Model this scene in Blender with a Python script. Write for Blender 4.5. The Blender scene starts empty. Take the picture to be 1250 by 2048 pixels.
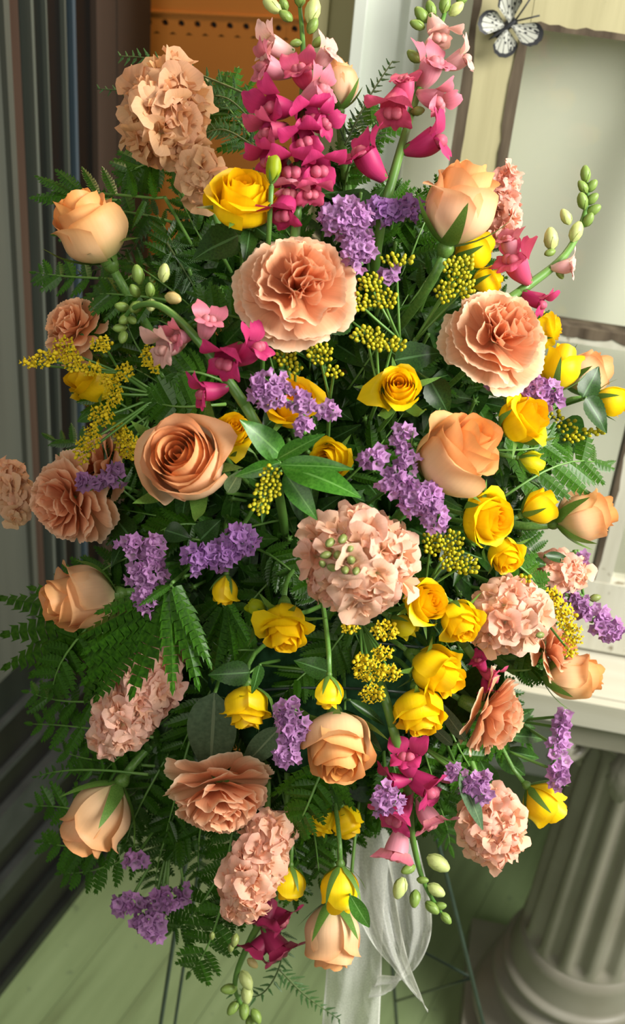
import bpy, math, random
import numpy as np
from mathutils import Matrix, Vector

rnd = random.Random(7)
# ------------------------------------------------------------------ camera
F = 2600.0                       # focal length in pixels of the 1250x2048 frame
PITCH, ROLL, EYE = math.radians(35), math.atan(0.1), 1.87
FW = Vector((0, math.cos(PITCH), -math.sin(PITCH)))
_R0, _U0 = Vector((1, 0, 0)), Vector((0, math.sin(PITCH), math.cos(PITCH)))
RT = _R0 * math.cos(ROLL) + _U0 * math.sin(ROLL)
UP = -_R0 * math.sin(ROLL) + _U0 * math.cos(ROLL)
CAM = Vector((0, 0, EYE))
scene = bpy.context.scene
col = scene.collection
cd = bpy.data.cameras.new('camera')
cam = bpy.data.objects.new('camera', cd)
col.objects.link(cam)
cam.matrix_world = Matrix(((RT.x, UP.x, -FW.x, 0), (RT.y, UP.y, -FW.y, 0), (RT.z, UP.z, -FW.z, EYE), (0, 0, 0, 1)))
cd.sensor_fit = 'HORIZONTAL'; cd.sensor_width = 22.0; cd.lens = F / 1250 * 22.0
cd.clip_start = 0.01
cd.dof.use_dof = True; cd.dof.focus_distance = 0.93; cd.dof.aperture_fstop = 8.5
scene.camera = cam

# ------------------------------------------------------------------ light
world = bpy.data.worlds.new('world'); scene.world = world; world.use_nodes = True
wb = world.node_tree.nodes['Background']
wb.inputs[0].default_value = (1.0, 0.98, 0.90, 1); wb.inputs[1].default_value = 0.22

def area(name, loc, target, sx, sy, power, color):
    ld = bpy.data.lights.new(name, 'AREA'); ld.shape = 'RECTANGLE'; ld.size = sx; ld.size_y = sy
    ld.energy = power; ld.color = color
    o = bpy.data.objects.new(name, ld); col.objects.link(o); o.location = loc
    o.rotation_euler = (Vector(target) - Vector(loc)).to_track_quat('-Z', 'Y').to_euler()
    return o
area('window_light', (1.6, 0.25, 2.45), (0.08, 0.95, 1.2), 0.9, 1.2, 105, (1.0, 0.97, 0.90))
area('room_light', (-0.7, -0.9, 2.7), (0.0, 0.9, 1.3), 1.6, 1.2, 17, (1.0, 0.95, 0.86))

ld = bpy.data.lights.new('pegboard_fill', 'POINT'); ld.energy = 15; ld.color = (1.0, 0.74, 0.45); ld.shadow_soft_size = 0.08  # added warm fill, out of frame, brightens the orange pegboard
lo_ = bpy.data.objects.new('pegboard_fill', ld); col.objects.link(lo_); lo_.location = (-0.16, 1.45, 2.25)

vs = scene.view_settings
vs.view_transform = 'Standard'; vs.look = 'None'; vs.gamma = 1.0; vs.exposure = 0.0; vs.use_curve_mapping = False

# ------------------------------------------------------------------ helpers
def lin(h):
    c = [int(h[i:i + 2], 16) / 255 for i in (0, 2, 4)]
    return tuple(x / 12.92 if x <= .04045 else ((x + .055) / 1.055) ** 2.4 for x in c) + (1.0,)

def ray(x, y):
    return FW + RT * ((x - 625) / F) - UP * ((y - 1024) / F)
def at(x, y, d):                       # point seen at pixel x, y at depth d
    return CAM + ray(x, y) * d
def on_z(x, y, z):
    r = ray(x, y); return CAM + r * ((z - EYE) / r.z)
def on_plane(x, y, p, n):
    r = ray(x, y); return CAM + r * ((p - CAM).dot(n) / r.dot(n))
def depth(x, y):                       # the domed face of the flower spray
    r2 = ((x - 640) / 600) ** 2 + ((y - 1040) / 930) ** 2
    return 1.0 + (y - 1024) / 2048 * 0.17 - 0.10 * (1 - min(r2, 1.5))
def cdir(ang, tilt):                   # a direction from its angle in the picture and its lean towards the viewer
    a, t = math.radians(ang), math.radians(tilt)
    return (RT * math.cos(a) + UP * math.sin(a)) * math.cos(t) - FW * math.sin(t)
def basis(loc, z, xhint=None, roll=0.0, s=1.0):
    z = z.normalized()
    h = xhint if xhint is not None else (RT if abs(z.dot(RT)) < .9 else UP)
    x = (h - z * h.dot(z)).normalized(); y = z.cross(x)
    m = Matrix(((x.x, y.x, z.x, loc.x), (x.y, y.y, z.y, loc.y), (x.z, y.z, z.z, loc.z), (0, 0, 0, 1)))
    return m @ Matrix.Rotation(roll, 4, 'Z') @ Matrix.Scale(s, 4)

class MB:
    def __init__(s): s.v = []; s.f = []; s.uv = []; s.n = 0
    def add(s, verts, faces, uvs=None):
        b = s.n
        s.v.extend(tuple(map(float, p)) for p in verts)
        s.uv.extend(uvs if uvs is not None else [(0.5, 0.5)] * len(verts))
        s.f.extend(tuple(b + i for i in f) for f in faces); s.n += len(verts)
        return s
    def grid(s, P, uv=None, close=False):       # P: rows x cols x 3
        nv, nu = P.shape[:2]
        uvs = [(u / (nu - 1), v / (nv - 1)) for v in range(nv) for u in range(nu)] if uv is None else uv
        fs = [(v * nu + u, v * nu + u + 1, (v + 1) * nu + u + 1, (v + 1) * nu + u) for v in range(nv - 1) for u in range(nu - 1)]
        if close: fs += [(v * nu + nu - 1, v * nu, (v + 1) * nu, (v + 1) * nu + nu - 1) for v in range(nv - 1)]
        return s.add(P.reshape(-1, 3).tolist(), fs, uvs)
    def lathe(s, prof, n=12, cap=True, M=None):
        P = np.array([[(r * math.cos(2 * math.pi * k / n), r * math.sin(2 * math.pi * k / n), z) for k in range(n)] for r, z in prof])
        if M is not None: P = xf(P, M)
        b = s.n; s.grid(P, close=True)
        if cap:
            s.f.append(tuple(b + k for k in reversed(range(n)))); t = b + (len(prof) - 1) * n
            s.f.append(tuple(t + k for k in range(n)))
        return s
    def tube(s, pts, rad, n=6):
        pts = [Vector(p) for p in pts]; N = len(pts)
        rs = rad if hasattr(rad, '__len__') else [rad] * N
        P = np.zeros((N, n, 3)); pu = None
        for i, p in enumerate(pts):
            t = (pts[min(i + 1, N - 1)] - pts[max(i - 1, 0)]).normalized()
            if pu is None: pu = t.orthogonal()
            u = (pu - t * pu.dot(t)).normalized(); w = t.cross(u); pu = u
            for k in range(n):
                a = 2 * math.pi * k / n; P[i, k] = p + (u * math.cos(a) + w * math.sin(a)) * rs[i]
        b = s.n; s.grid(P, close=True)
        s.f.append(tuple(b + k for k in reversed(range(n)))); s.f.append(tuple(b + (N - 1) * n + k for k in range(n)))
        return s
    def box(s, x0, x1, y0, y1, z0, z1, M=None):
        V = [(x, y, z) for z in (z0, z1) for y in (y0, y1) for x in (x0, x1)]
        if M is not None: V = [tuple(M @ Vector(p)) for p in V]
        return s.add(V, [(0, 2, 3, 1), (4, 5, 7, 6), (0, 1, 5, 4), (2, 6, 7, 3), (0, 4, 6, 2), (1, 3, 7, 5)])
    def ball(s, c, r, nz=4, n=6, axis=None, stretch=1.0):
        M = basis(Vector(c), axis if axis is not None else Vector((0, 0, 1)))
        prof = [(max(r * math.sin(math.pi * (i + .12) / (nz + .24)), r * .12), -r * stretch * math.cos(math.pi * (i + .12) / (nz + .24))) for i in range(nz + 1)]
        return s.lathe(prof, n, True, M)
    def mesh(s, name, mat, smooth=True):
        me = bpy.data.meshes.new(name); me.from_pydata(s.v, [], s.f)
        if smooth: me.polygons.foreach_set('use_smooth', [True] * len(me.polygons))
        ul = me.uv_layers.new(name='UVMap'); idx = np.zeros(len(me.loops), dtype=np.int32)
        me.loops.foreach_get('vertex_index', idx)
        ul.data.foreach_set('uv', np.array(s.uv, dtype=np.float32)[idx].ravel())
        me.materials.append(mat); return me
    def obj(s, name, mat, parent=None, smooth=True, M=None):
        return put(name, s.mesh(name, mat, smooth), parent, M)
def xf(P, M):
    A = np.array(M); return P @ A[:3, :3].T + A[:3, 3]
def put(name, me, parent=None, M=None, tint=None):
    o = bpy.data.objects.new(name, me); col.objects.link(o)
    if parent is not None: o.parent = parent
    if M is not None: o.matrix_basis = M
    if tint is not None: o.color = tint
    return o
def tag(o, label=None, cat=None, group=None, kind=None):
    if label: o['label'] = label
    if cat: o['category'] = cat
    if group: o['group'] = group
    if kind: o['kind'] = kind
    return o
def thing(name, label, cat, M, group=None):
    o = bpy.data.objects.new(name, None); col.objects.link(o); o.matrix_basis = M
    o.empty_display_size = 0.01
    return tag(o, label, cat, group)
def bez(p0, p1, p2, p3, n=8):
    r = []
    for i in range(n + 1):
        t = i / n; a = 1 - t
        r.append(p0 * a ** 3 + p1 * 3 * a * a * t + p2 * 3 * a * t * t + p3 * t ** 3)
    return r
def catmull(P, n=5):
    P = [Vector(p) for p in P]; Q = [P[0] * 2 - P[1]] + P + [P[-1] * 2 - P[-2]]; r = []
    for i in range(1, len(Q) - 2):
        for k in range(n):
            t = k / n; a, b, c, d = Q[i - 1], Q[i], Q[i + 1], Q[i + 2]
            r.append(0.5 * ((2 * b) + (c - a) * t + (2 * a - 5 * b + 4 * c - d) * t * t + (3 * b - a - 3 * c + d) * t ** 3))
    return r + [P[-1]]

# ------------------------------------------------------------------ materials
def new_mat(name):
    m = bpy.data.materials.new(name); m.use_nodes = True; nt = m.node_tree; nt.nodes.clear()
    out = nt.nodes.new('ShaderNodeOutputMaterial'); return m, nt, out
def N(nt, t, **kw):
    n = nt.nodes.new(t)
    for k, v in kw.items(): setattr(n, k, v)
    return n
def ramp(nt, stops):
    r = N(nt, 'ShaderNodeValToRGB'); e = r.color_ramp.elements
    while len(e) < len(stops): e.new(0.5)
    for i, (p, c) in enumerate(stops): e[i].position = p; e[i].color = c
    return r
def mixc(nt, a, b, fac, mode='MIX'):
    m = N(nt, 'ShaderNodeMix', data_type='RGBA', blend_type=mode)
    for s, v in ((m.inputs[6], a), (m.inputs[7], b), (m.inputs[0], fac)):
        if isinstance(v, (int, float, tuple)): s.default_value = v
        else: nt.links.new(v, s)
    return m.outputs[2]

def petal_mat(name, stops, trans=0.35, rough=0.5, vein=0.25, spots=None, veinscale=(26, 1.6), spec=0.3):
    """colour runs from the petal's foot (v=0) to its rim (v=1); the object's colour tints it"""
    m, nt, out = new_mat(name); L = nt.links
    uv = N(nt, 'ShaderNodeUVMap'); sep = N(nt, 'ShaderNodeSeparateXYZ'); L.new(uv.outputs[0], sep.inputs[0])
    r = ramp(nt, stops); L.new(sep.outputs[1], r.inputs[0])
    oi = N(nt, 'ShaderNodeObjectInfo')
    c = mixc(nt, r.outputs[0], oi.outputs['Color'], 1.0, 'MULTIPLY')
    mp = N(nt, 'ShaderNodeMapping'); mp.inputs['Scale'].default_value = (veinscale[0], veinscale[1], 1)
    L.new(uv.outputs[0], mp.inputs[0])
    ns = N(nt, 'ShaderNodeTexNoise'); ns.inputs['Scale'].default_value = 1.0; ns.inputs['Detail'].default_value = 3
    L.new(mp.outputs[0], ns.inputs[0])
    vr = ramp(nt, [(0.3, (1 - vein, 1 - vein * 1.1, 1 - vein * 1.1, 1)), (0.7, (1.0, 1.0, 1.0, 1))]); L.new(ns.outputs[0], vr.inputs[0])
    c = mixc(nt, c, vr.outputs[0], 1.0, 'MULTIPLY')
    bp = N(nt, 'ShaderNodeBump'); bp.inputs['Strength'].default_value = 0.10; bp.inputs['Distance'].default_value = 0.001
    L.new(ns.outputs[0], bp.inputs['Height'])
    pb = N(nt, 'ShaderNodeBsdfPrincipled'); L.new(c, pb.inputs['Base Color']); pb.inputs['Roughness'].default_value = rough
    pb.inputs['Specular IOR Level'].default_value = spec; L.new(bp.outputs[0], pb.inputs['Normal'])
    tr = N(nt, 'ShaderNodeBsdfTranslucent'); L.new(c, tr.inputs[0])
    mx = N(nt, 'ShaderNodeMixShader'); mx.inputs[0].default_value = trans
    L.new(pb.outputs[0], mx.inputs[1]); L.new(tr.outputs[0], mx.inputs[2]); L.new(mx.outputs[0], out.inputs[0])
    return m

def leaf_mat(name, c0, c1, rough=0.35, trans=0.2, rib=None, spec=0.5, scale=60):
    m, nt, out = new_mat(name); L = nt.links
    tc = N(nt, 'ShaderNodeTexCoord'); uv = N(nt, 'ShaderNodeUVMap')
    ns = N(nt, 'ShaderNodeTexNoise'); ns.inputs['Scale'].default_value = scale; ns.inputs['Detail'].default_value = 2
    L.new(tc.outputs['Object'], ns.inputs[0])
    r = ramp(nt, [(0.3, c0), (0.7, c1)]); L.new(ns.outputs[0], r.inputs[0])
    c = r.outputs[0]
    if rib:
        sep = N(nt, 'ShaderNodeSeparateXYZ'); L.new(uv.outputs[0], sep.inputs[0])
        mm = N(nt, 'ShaderNodeMath', operation='SUBTRACT'); L.new(sep.outputs[0], mm.inputs[0]); mm.inputs[1].default_value = 0.5
        ab = N(nt, 'ShaderNodeMath', operation='ABSOLUTE'); L.new(mm.outputs[0], ab.inputs[0])
        lt = N(nt, 'ShaderNodeMath', operation='LESS_THAN'); L.new(ab.outputs[0], lt.inputs[0]); lt.inputs[1].default_value = 0.035
        c = mixc(nt, c, rib, lt.outputs[0])
    oi = N(nt, 'ShaderNodeObjectInfo'); c = mixc(nt, c, oi.outputs['Color'], 1.0, 'MULTIPLY')
    pb = N(nt, 'ShaderNodeBsdfPrincipled'); L.new(c, pb.inputs['Base Color']); pb.inputs['Roughness'].default_value = rough
    pb.inputs['Specular IOR Level'].default_value = spec
    tr = N(nt, 'ShaderNodeBsdfTranslucent'); L.new(c, tr.inputs[0])
    mx = N(nt, 'ShaderNodeMixShader'); mx.inputs[0].default_value = trans
    L.new(pb.outputs[0], mx.inputs[1]); L.new(tr.outputs[0], mx.inputs[2]); L.new(mx.outputs[0], out.inputs[0])
    return m

def surf_mat(name, c0, c1, scale=(8, 8, 8), rough=0.5, spec=0.4, bump=0.1, metal=0.0, detail=6, lo=0.35, hi=0.65, dirt=None):
    m, nt, out = new_mat(name); L = nt.links
    tc = N(nt, 'ShaderNodeTexCoord'); mp = N(nt, 'ShaderNodeMapping'); mp.inputs['Scale'].default_value = scale
    L.new(tc.outputs['Object'], mp.inputs[0])
    ns = N(nt, 'ShaderNodeTexNoise'); ns.inputs['Scale'].default_value = 1; ns.inputs['Detail'].default_value = detail
    L.new(mp.outputs[0], ns.inputs[0])
    r = ramp(nt, [(lo, c0), (hi, c1)]); L.new(ns.outputs[0], r.inputs[0]); c = r.outputs[0]
    if dirt:                                   # (colour, scale, threshold): specks and chips
        n2 = N(nt, 'ShaderNodeTexNoise'); n2.inputs['Scale'].default_value = dirt[1]; n2.inputs['Detail'].default_value = 5
        L.new(tc.outputs['Object'], n2.inputs[0])
        r2 = ramp(nt, [(dirt[2], (0, 0, 0, 1)), (dirt[2] + .05, (1, 1, 1, 1))]); L.new(n2.outputs[0], r2.inputs[0])
        c = mixc(nt, c, dirt[0], r2.outputs[0])
    pb = N(nt, 'ShaderNodeBsdfPrincipled'); L.new(c, pb.inputs['Base Color']); pb.inputs['Roughness'].default_value = rough
    pb.inputs['Specular IOR Level'].default_value = spec; pb.inputs['Metallic'].default_value = metal
    bp = N(nt, 'ShaderNodeBump'); bp.inputs['Strength'].default_value = bump; bp.inputs['Distance'].default_value = 0.003
    L.new(ns.outputs[0], bp.inputs['Height']); L.new(bp.outputs[0], pb.inputs['Normal'])
    L.new(pb.outputs[0], out.inputs[0]); return m

M = {}
M['peach'] = petal_mat('peach_rose_petal', [(0.0, lin('D8CE92')), (0.35, lin('F8CFA0')), (0.85, lin('F8C48C')), (1.0, lin('F2B076'))], 0.32, 0.45, 0.05)
M['yellow'] = petal_mat('yellow_rose_petal', [(0.0, lin('E0CC30')), (0.4, lin('FFE010')), (0.9, lin('FFDF12')), (1.0, lin('FDD816'))], 0.32, 0.42, 0.05)
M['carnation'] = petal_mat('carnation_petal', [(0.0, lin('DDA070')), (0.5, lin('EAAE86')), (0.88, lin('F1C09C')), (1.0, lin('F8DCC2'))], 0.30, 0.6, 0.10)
M['stock'] = petal_mat('stock_petal', [(0.0, lin('D8CF96')), (0.3, lin('F3C9A8')), (1.0, lin('F6C9B4'))], 0.36, 0.6, 0.10)
M['snap'] = petal_mat('snapdragon_petal', [(0.0, lin('E8D8C8')), (0.35, lin('F0C0CC')), (1.0, lin('F0C4D0'))], 0.28, 0.45, 0.14)
M['statice'] = petal_mat('statice_floret', [(0.0, lin('EFE4EC')), (0.45, lin('CD9ACB')), (1.0, lin('C08AC6'))], 0.35, 0.7, 0.2, veinscale=(9, 2))
M['sepal'] = leaf_mat('sepal_green', lin('4F7A2C'), lin('6C9140'), 0.45, 0.2)
M['stem'] = leaf_mat('stem_green', lin('4C7A30'), lin('6A9444'), 0.4, 0.05, scale=25)
M['darkstem'] = leaf_mat('woody_stem', lin('39512A'), lin('566638'), 0.5, 0.0, scale=25)
M['bud'] = leaf_mat('flower_bud', lin('8CA058'), lin('B2BA7C'), 0.45, 0.15, scale=90)
M['fern'] = leaf_mat('fern_leaf', lin('254D0C'), lin('3F6F14'), 0.33, 0.22, scale=30, spec=0.32)
M['ruscus'] = leaf_mat('broad_leaf', lin('2F5E18'), lin('47792A'), 0.33, 0.2, rib=lin('648F4C'), scale=25)
M['salal'] = leaf_mat('dark_leaf', lin('1A370E'), lin('2C5018'), 0.34, 0.15, spec=0.35, rib=lin('4A7040'), scale=25)
M['dull'] = leaf_mat('grey_leaf', lin('4A6244'), lin('5F7756'), 0.6, 0.1, rib=lin('7C8F6C'), scale=25)
M['plume'] = leaf_mat('plumosa_leaf', lin('2C4F24'), lin('41692F'), 0.5, 0.1, scale=25)
M['goldbud'] = petal_mat('goldenrod_bud', [(0.0, lin('8C9C26')), (1.0, lin('CDC01E'))], 0.15, 0.5, 0.2)
M['gold'] = petal_mat('goldenrod_bloom', [(0.0, lin('CDB41A')), (1.0, lin('EFD524'))], 0.25, 0.6, 0.2)
M['foam'] = surf_mat('floral_foam', lin('17321A'), lin('24452A'), (120, 120, 120), 0.95, 0.1, 0.4)
M['easel'] = surf_mat('easel_wire', lin('20302A'), lin('2B3C34'), (40, 40, 40), 0.4, 0.5, 0.05)

# ------------------------------------------------------------------ the room
ZT = 0.84
YAW = math.radians(-7)
u_ = Vector((math.cos(YAW), math.sin(YAW), 0)); b_ = Vector((-math.sin(YAW), math.cos(YAW), 0)); z_ = Vector((0, 0, 1))
def frame_M(o, x, y, z):
    return Matrix(((x.x, y.x, z.x, o.x), (x.y, y.y, z.y, o.y), (x.z, y.z, z.z, o.z), (0, 0, 0, 1)))
P0 = on_z(1180, 1290, ZT)                        # where the old sash stands on the table
WALL = P0 + b_ * 0.125                           # face of the white wall
WM = frame_M(Vector((WALL.x, WALL.y, 0)), u_, b_, z_)      # wall coords: x right, y into the wall, z up
WMi = WM.inverted()
def wall_u(px, py):
    return (WMi @ on_plane(px, py, WALL, b_)).x

def floor_mat():
    m, nt, out = new_mat('painted_floorboards'); L = nt.links
    tc = N(nt, 'ShaderNodeTexCoord'); mp = N(nt, 'ShaderNodeMapping'); mp.inputs['Scale'].default_value = (22, 2.2, 1)
    L.new(tc.outputs['Object'], mp.inputs[0])
    ns = N(nt, 'ShaderNodeTexNoise'); ns.inputs['Scale'].default_value = 1.2; ns.inputs['Detail'].default_value = 6; L.new(mp.outputs[0], ns.inputs[0])
    r = ramp(nt, [(0.28, lin('66744F')), (0.45, lin('788A60')), (0.7, lin('82946A'))]); L.new(ns.outputs[0], r.inputs[0])
    n2 = N(nt, 'ShaderNodeTexNoise'); n2.inputs['Scale'].default_value = 26; n2.inputs['Detail'].default_value = 4; L.new(tc.outputs['Object'], n2.inputs[0])
    r2 = ramp(nt, [(0.66, (0, 0, 0, 1)), (0.74, (1, 1, 1, 1))]); L.new(n2.outputs[0], r2.inputs[0])
    c = mixc(nt, r.outputs[0], lin('55634A'), r2.outputs[0])
    pb = N(nt, 'ShaderNodeBsdfPrincipled'); L.new(c, pb.inputs['Base Color']); pb.inputs['Roughness'].default_value = 0.38
    bp = N(nt, 'ShaderNodeBump'); bp.inputs['Strength'].default_value = 0.15; bp.inputs['Distance'].default_value = 0.002
    L.new(ns.outputs[0], bp.inputs['Height']); L.new(bp.outputs[0], pb.inputs['Normal']); L.new(pb.outputs[0], out.inputs[0]); return m
M['floor'] = floor_mat()
FA = math.radians(24)                            # boards run along this heading
f_d, f_s = Vector((math.sin(FA), math.cos(FA), 0)), Vector((math.cos(FA), -math.sin(FA), 0))
FM = frame_M(Vector((0, 1.2, 0)), f_s, f_d, z_)
flo = MB().box(-2.4, 2.4, -2.6, 2.4, -0.03, -0.006).obj('floor', M['floor'], None, False, FM); tag(flo, kind='structure')
bw = 0.105
for k in range(-16, 17):
    p = MB().box(k * bw + .0005, (k + 1) * bw - .0005, -2.6, 2.4, -0.02, rnd.uniform(-.0004, 0)).obj('floorboard', M['floor'], flo, False)

M['wallwhite'] = surf_mat('white_plaster', lin('D8DAC6'), lin('DDDECC'), (3, 3, 3), 0.7, 0.2, 0.03)
M['trimwhite'] = surf_mat('white_gloss_trim', lin('DCE2D8'), lin('E4E9E0'), (6, 6, 2), 0.35, 0.5, 0.03)
M['jamb'] = surf_mat('jamb_paint', lin('A29C74'), lin('B0A880'), (6, 6, 2), 0.5, 0.3, 0.03)
M['orange'] = surf_mat('orange_paint', lin('C9813A'), lin('D28A40'), (5, 5, 5), 0.5, 0.3, 0.05)
uA, uB, uC = wall_u(640, 100), wall_u(700, 100), wall_u(835, 100)
def wmb(name, x0, x1, y0, y1, z0, z1, mat, parent=None, smooth=False):
    return MB().box(x0, x1, y0, y1, z0, z1).obj(name, mat, parent, smooth, WM if parent is None else None)
wb_ = wmb('wall_back', uB, 2.4, 0, 0.12, ZT - .06, 2.7, M['wallwhite']); tag(wb_, kind='structure')
# door casing beside it
cs = wmb('trim_1', uB + .004, uC, -0.014, 0, ZT - .06, 2.7, M['trimwhite']); tag(cs, kind='structure')
wc = uC - uB
wmb('bead', uB + .004, uB + wc * .22, -0.026, -0.014, ZT - .06, 2.7, M['trimwhite'], cs)
wmb('bead', uC - wc * .16, uC, -0.022, -0.014, ZT - .06, 2.7, M['trimwhite'], cs)
jb = wmb('trim_2', uA, uB + .004, 0.004, 0.26, ZT - .06, 2.7, M['jamb']); tag(jb, kind='structure')
wmb('stop_bead', uA - .008, uA + .006, -.004, 0.03, ZT - .06, 2.7, M['jamb'], jb)
# baseboard
nl = wmb('wall_niche', uA, 2.4, 0.50, 0.62, 0, ZT - .02, M['wallwhite']); tag(nl, kind='structure')   # the open niche under the ledge
ns_ = wmb('trim_3', uA, 2.4, 0.0, 0.52, ZT - .10, ZT - .062, M['trimwhite']); tag(ns_, kind='structure')
bb = wmb('baseboard_back', uA, 2.4, 0.484, 0.499, 0, 0.12, M['trimwhite']); tag(bb, kind='structure')

# left wall: dark storefront framing
LA = math.radians(22)
l_d = Vector((math.sin(LA), math.cos(LA), 0)); l_n = Vector((math.cos(LA), -math.sin(LA), 0))
LO = Vector((-0.426, 1.254, 0))
LM = frame_M(LO, l_d, l_n, z_)                  # x along the wall, y out of it to the right (mirrored axes are fine for boxes)
M['l_grey'] = surf_mat('grey_frame_paint', lin('44463F'), lin('4E5048'), (30, 30, 1.5), 0.45, 0.4, 0.04)
M['l_brown'] = surf_mat('brown_frame_paint', lin('3C2D25'), lin('46372D'), (30, 30, 1.5), 0.5, 0.3, 0.04)
M['l_taupe'] = surf_mat('taupe_frame_paint', lin('43372F'), lin('4B3F37'), (20, 20, 1.5), 0.6, 0.3, 0.04)
M['l_dark'] = surf_mat('dark_frame_metal', lin('0E0D0C'), lin('131211'), (20, 20, 2), 0.4, 0.5, 0.03)
M['l_green'] = surf_mat('dark_green_metal', lin('131614'), lin('191D1A'), (20, 20, 2), 0.4, 0.5, 0.03)
M['l_edge'] = surf_mat('bright_metal_edge', lin('4E534C'), lin('5A6058'), (20, 20, 2), 0.3, 0.6, 0.02)
M['l_blue'] = surf_mat('blue_grey_edge', lin('3C4A54'), lin('485861'), (20, 20, 2), 0.3, 0.6, 0.02)
M['l_rail'] = surf_mat('grey_rail_paint', lin('2B2E2C'), lin('343735'), (3, 20, 20), 0.5, 0.4, 0.03)
def lbox(name, s0, s1, y0, y1, z0, z1, mat, parent=None):
    V = [LM @ Vector((x, y, z)) for z in (z0, z1) for y in (y0, y1) for x in (s0, s1)]
    o = MB().add(V, [(0, 1, 3, 2), (4, 6, 7, 5), (0, 4, 5, 1), (2, 3, 7, 6), (0, 2, 6, 4), (1, 5, 7, 3)]).obj(name, mat, parent, False)
    return o
wl = lbox('wall_left', -1.6, 0.462, -0.14, -0.03, 0, 2.7, M['l_dark']); tag(wl, kind='structure')
Z1 = 0.60
for nm, s0, s1, y1, mt in (('panel', -1.6, .150, -.012, 'l_grey'), ('panel_bead', .150, .160, -.004, 'l_grey'), ('stile', .164, .194, -.018, 'l_brown'), ('stile', .194, .203, -.024, 'l_dark'),
                           ('edge_strip', .203, .208, -.008, 'l_edge'), ('stile', .210, .232, -.016, 'l_green'), ('edge_strip', .233, .2355, -.010, 'l_edge'),
                           ('stile', .238, .268, -.016, 'l_dark'), ('edge_strip', .269, .272, -.010, 'l_edge'), ('stile', .273, .281, -.016, 'l_green'), ('edge_strip', .282, .288, -.008, 'l_blue'),
                           ('stile', .289, .336, -.020, 'l_dark'), ('stile', .337, .380, -.012, 'l_taupe'), ('edge_strip', .3805, .3825, -.010, 'l_taupe'), ('stile', .383, .462, -.013, 'l_taupe')):
    lbox(nm, s0, s1, -.03, y1, Z1, 2.7, M[mt], wl)
for z0, z1, y1, mt in ((0, .022, .012, 'l_green'), (.024, .105, .002, 'l_dark'), (.107, .117, .008, 'l_green'), (.119, .20, -.006, 'l_dark'), (.202, .235, .004, 'l_rail'), (.237, .30, -.008, 'l_dark'),
                       (.302, .372, .003, 'l_rail'), (.374, .43, -.010, 'l_dark'), (.432, .44, -.004, 'l_rail'), (.442, .52, -.012, 'l_dark'), (.522, .532, -.006, 'l_rail'), (.534, .60, -.012, 'l_green')):
    lbox('bottom_rail', -1.6, .462, -.03, y1, z0, z1, M[mt], wl)

# orange pegboard at the back of the recess, behind the bouquet's top
PE = LM @ Vector((0.462, -0.03, 0)) + b_ * 0.05
PM = frame_M(Vector((PE.x, PE.y, 0)), u_, b_, z_)
PMi = PM.inverted()
def pu(px, py):
    q = PMi @ on_plane(px, py, PE, b_); return q.x, q.z
pegw = MB().box(-.35, 0.36, 0.006, 0.08, 0, 2.7).obj('wall_recess', M['l_dark'], None, False, PM); tag(pegw, kind='structure')  # shade inside the peg holes is put into this wall's dark colour
peg = thing('pegboard', 'orange painted pegboard wall panel with a row of small holes', 'pegboard', PM)
holes = [pu(330 + 32.4 * k, 45.5 + 1.6 * k) for k in range(-3, 13)]
def panel_with_holes(z0, z1):
    """an upright board whose lower strip carries a row of round holes cut right through"""
    mb = MB(); r = .0042; hh = .014
    pts = holes; xs = [p[0] for p in pts]; st = xs[1] - xs[0]; slope = (pts[-1][1] - pts[0][1]) / (xs[-1] - xs[0])
    zc = lambda x: pts[0][1] + slope * (x - xs[0])
    xa, xb = xs[0] - st / 2, xs[-1] + st / 2
    for x in xs:
        cz = zc(x); n = 16; ring = []; sq = []
        for k in range(n):
            a = 2 * math.pi * k / n; c, s = math.cos(a), math.sin(a); m = max(abs(c) / (st / 2), abs(s) / hh)
            ring.append((x + r * c, 0, cz + r * s)); qx = x + c / m; sq.append((qx, 0, cz + s / m + slope * (qx - x)))
        back = [(p[0], .006, p[2]) for p in ring]
        mb.add(ring + sq + back, [(k, (k + 1) % n, n + (k + 1) % n, n + k) for k in range(n)] + [(k, 2 * n + k, 2 * n + (k + 1) % n, (k + 1) % n) for k in range(n)])
    for (a, b, lo, hi) in ((xa, xb, -hh, None), (xa, xb, None, hh)):
        za = (zc(a) + hh, z1) if lo is None else (z0, zc(a) - hh); zb = (zc(b) + hh, z1) if lo is None else (z0, zc(b) - hh)
        mb.add([(a, 0, za[0]), (b, 0, zb[0]), (b, 0, zb[1]), (a, 0, za[1])], [(0, 1, 2, 3)])
    return mb
panel_with_holes(.1, 2.69).obj('perforated_sheet', M['orange'], peg, False)
M['seam'] = surf_mat('dark_orange_seam', lin('8A5524'), lin('94602C'), (5, 5, 5), 0.6, 0.2, 0.02)
sm = MB(); z_s = holes[0][1] + .0115; sl = (holes[-1][1] - holes[0][1]) / (holes[-1][0] - holes[0][0])
x0, x1 = holes[0][0] - .01, holes[-1][0] + .01
sm.add([(x0, -.0025, z_s), (x1, -.0025, z_s + sl * (x1 - x0)), (x1, -.0025, z_s + sl * (x1 - x0) + .003), (x0, -.0025, z_s + .003),
        (x0, 0, z_s), (x1, 0, z_s + sl * (x1 - x0)), (x1, 0, z_s + sl * (x1 - x0) + .003), (x0, 0, z_s + .003)], [(0, 1, 2, 3), (0, 4, 5, 1), (3, 2, 6, 7)])
sm.obj('seam_strip', M['orange'], peg, False)

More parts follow.
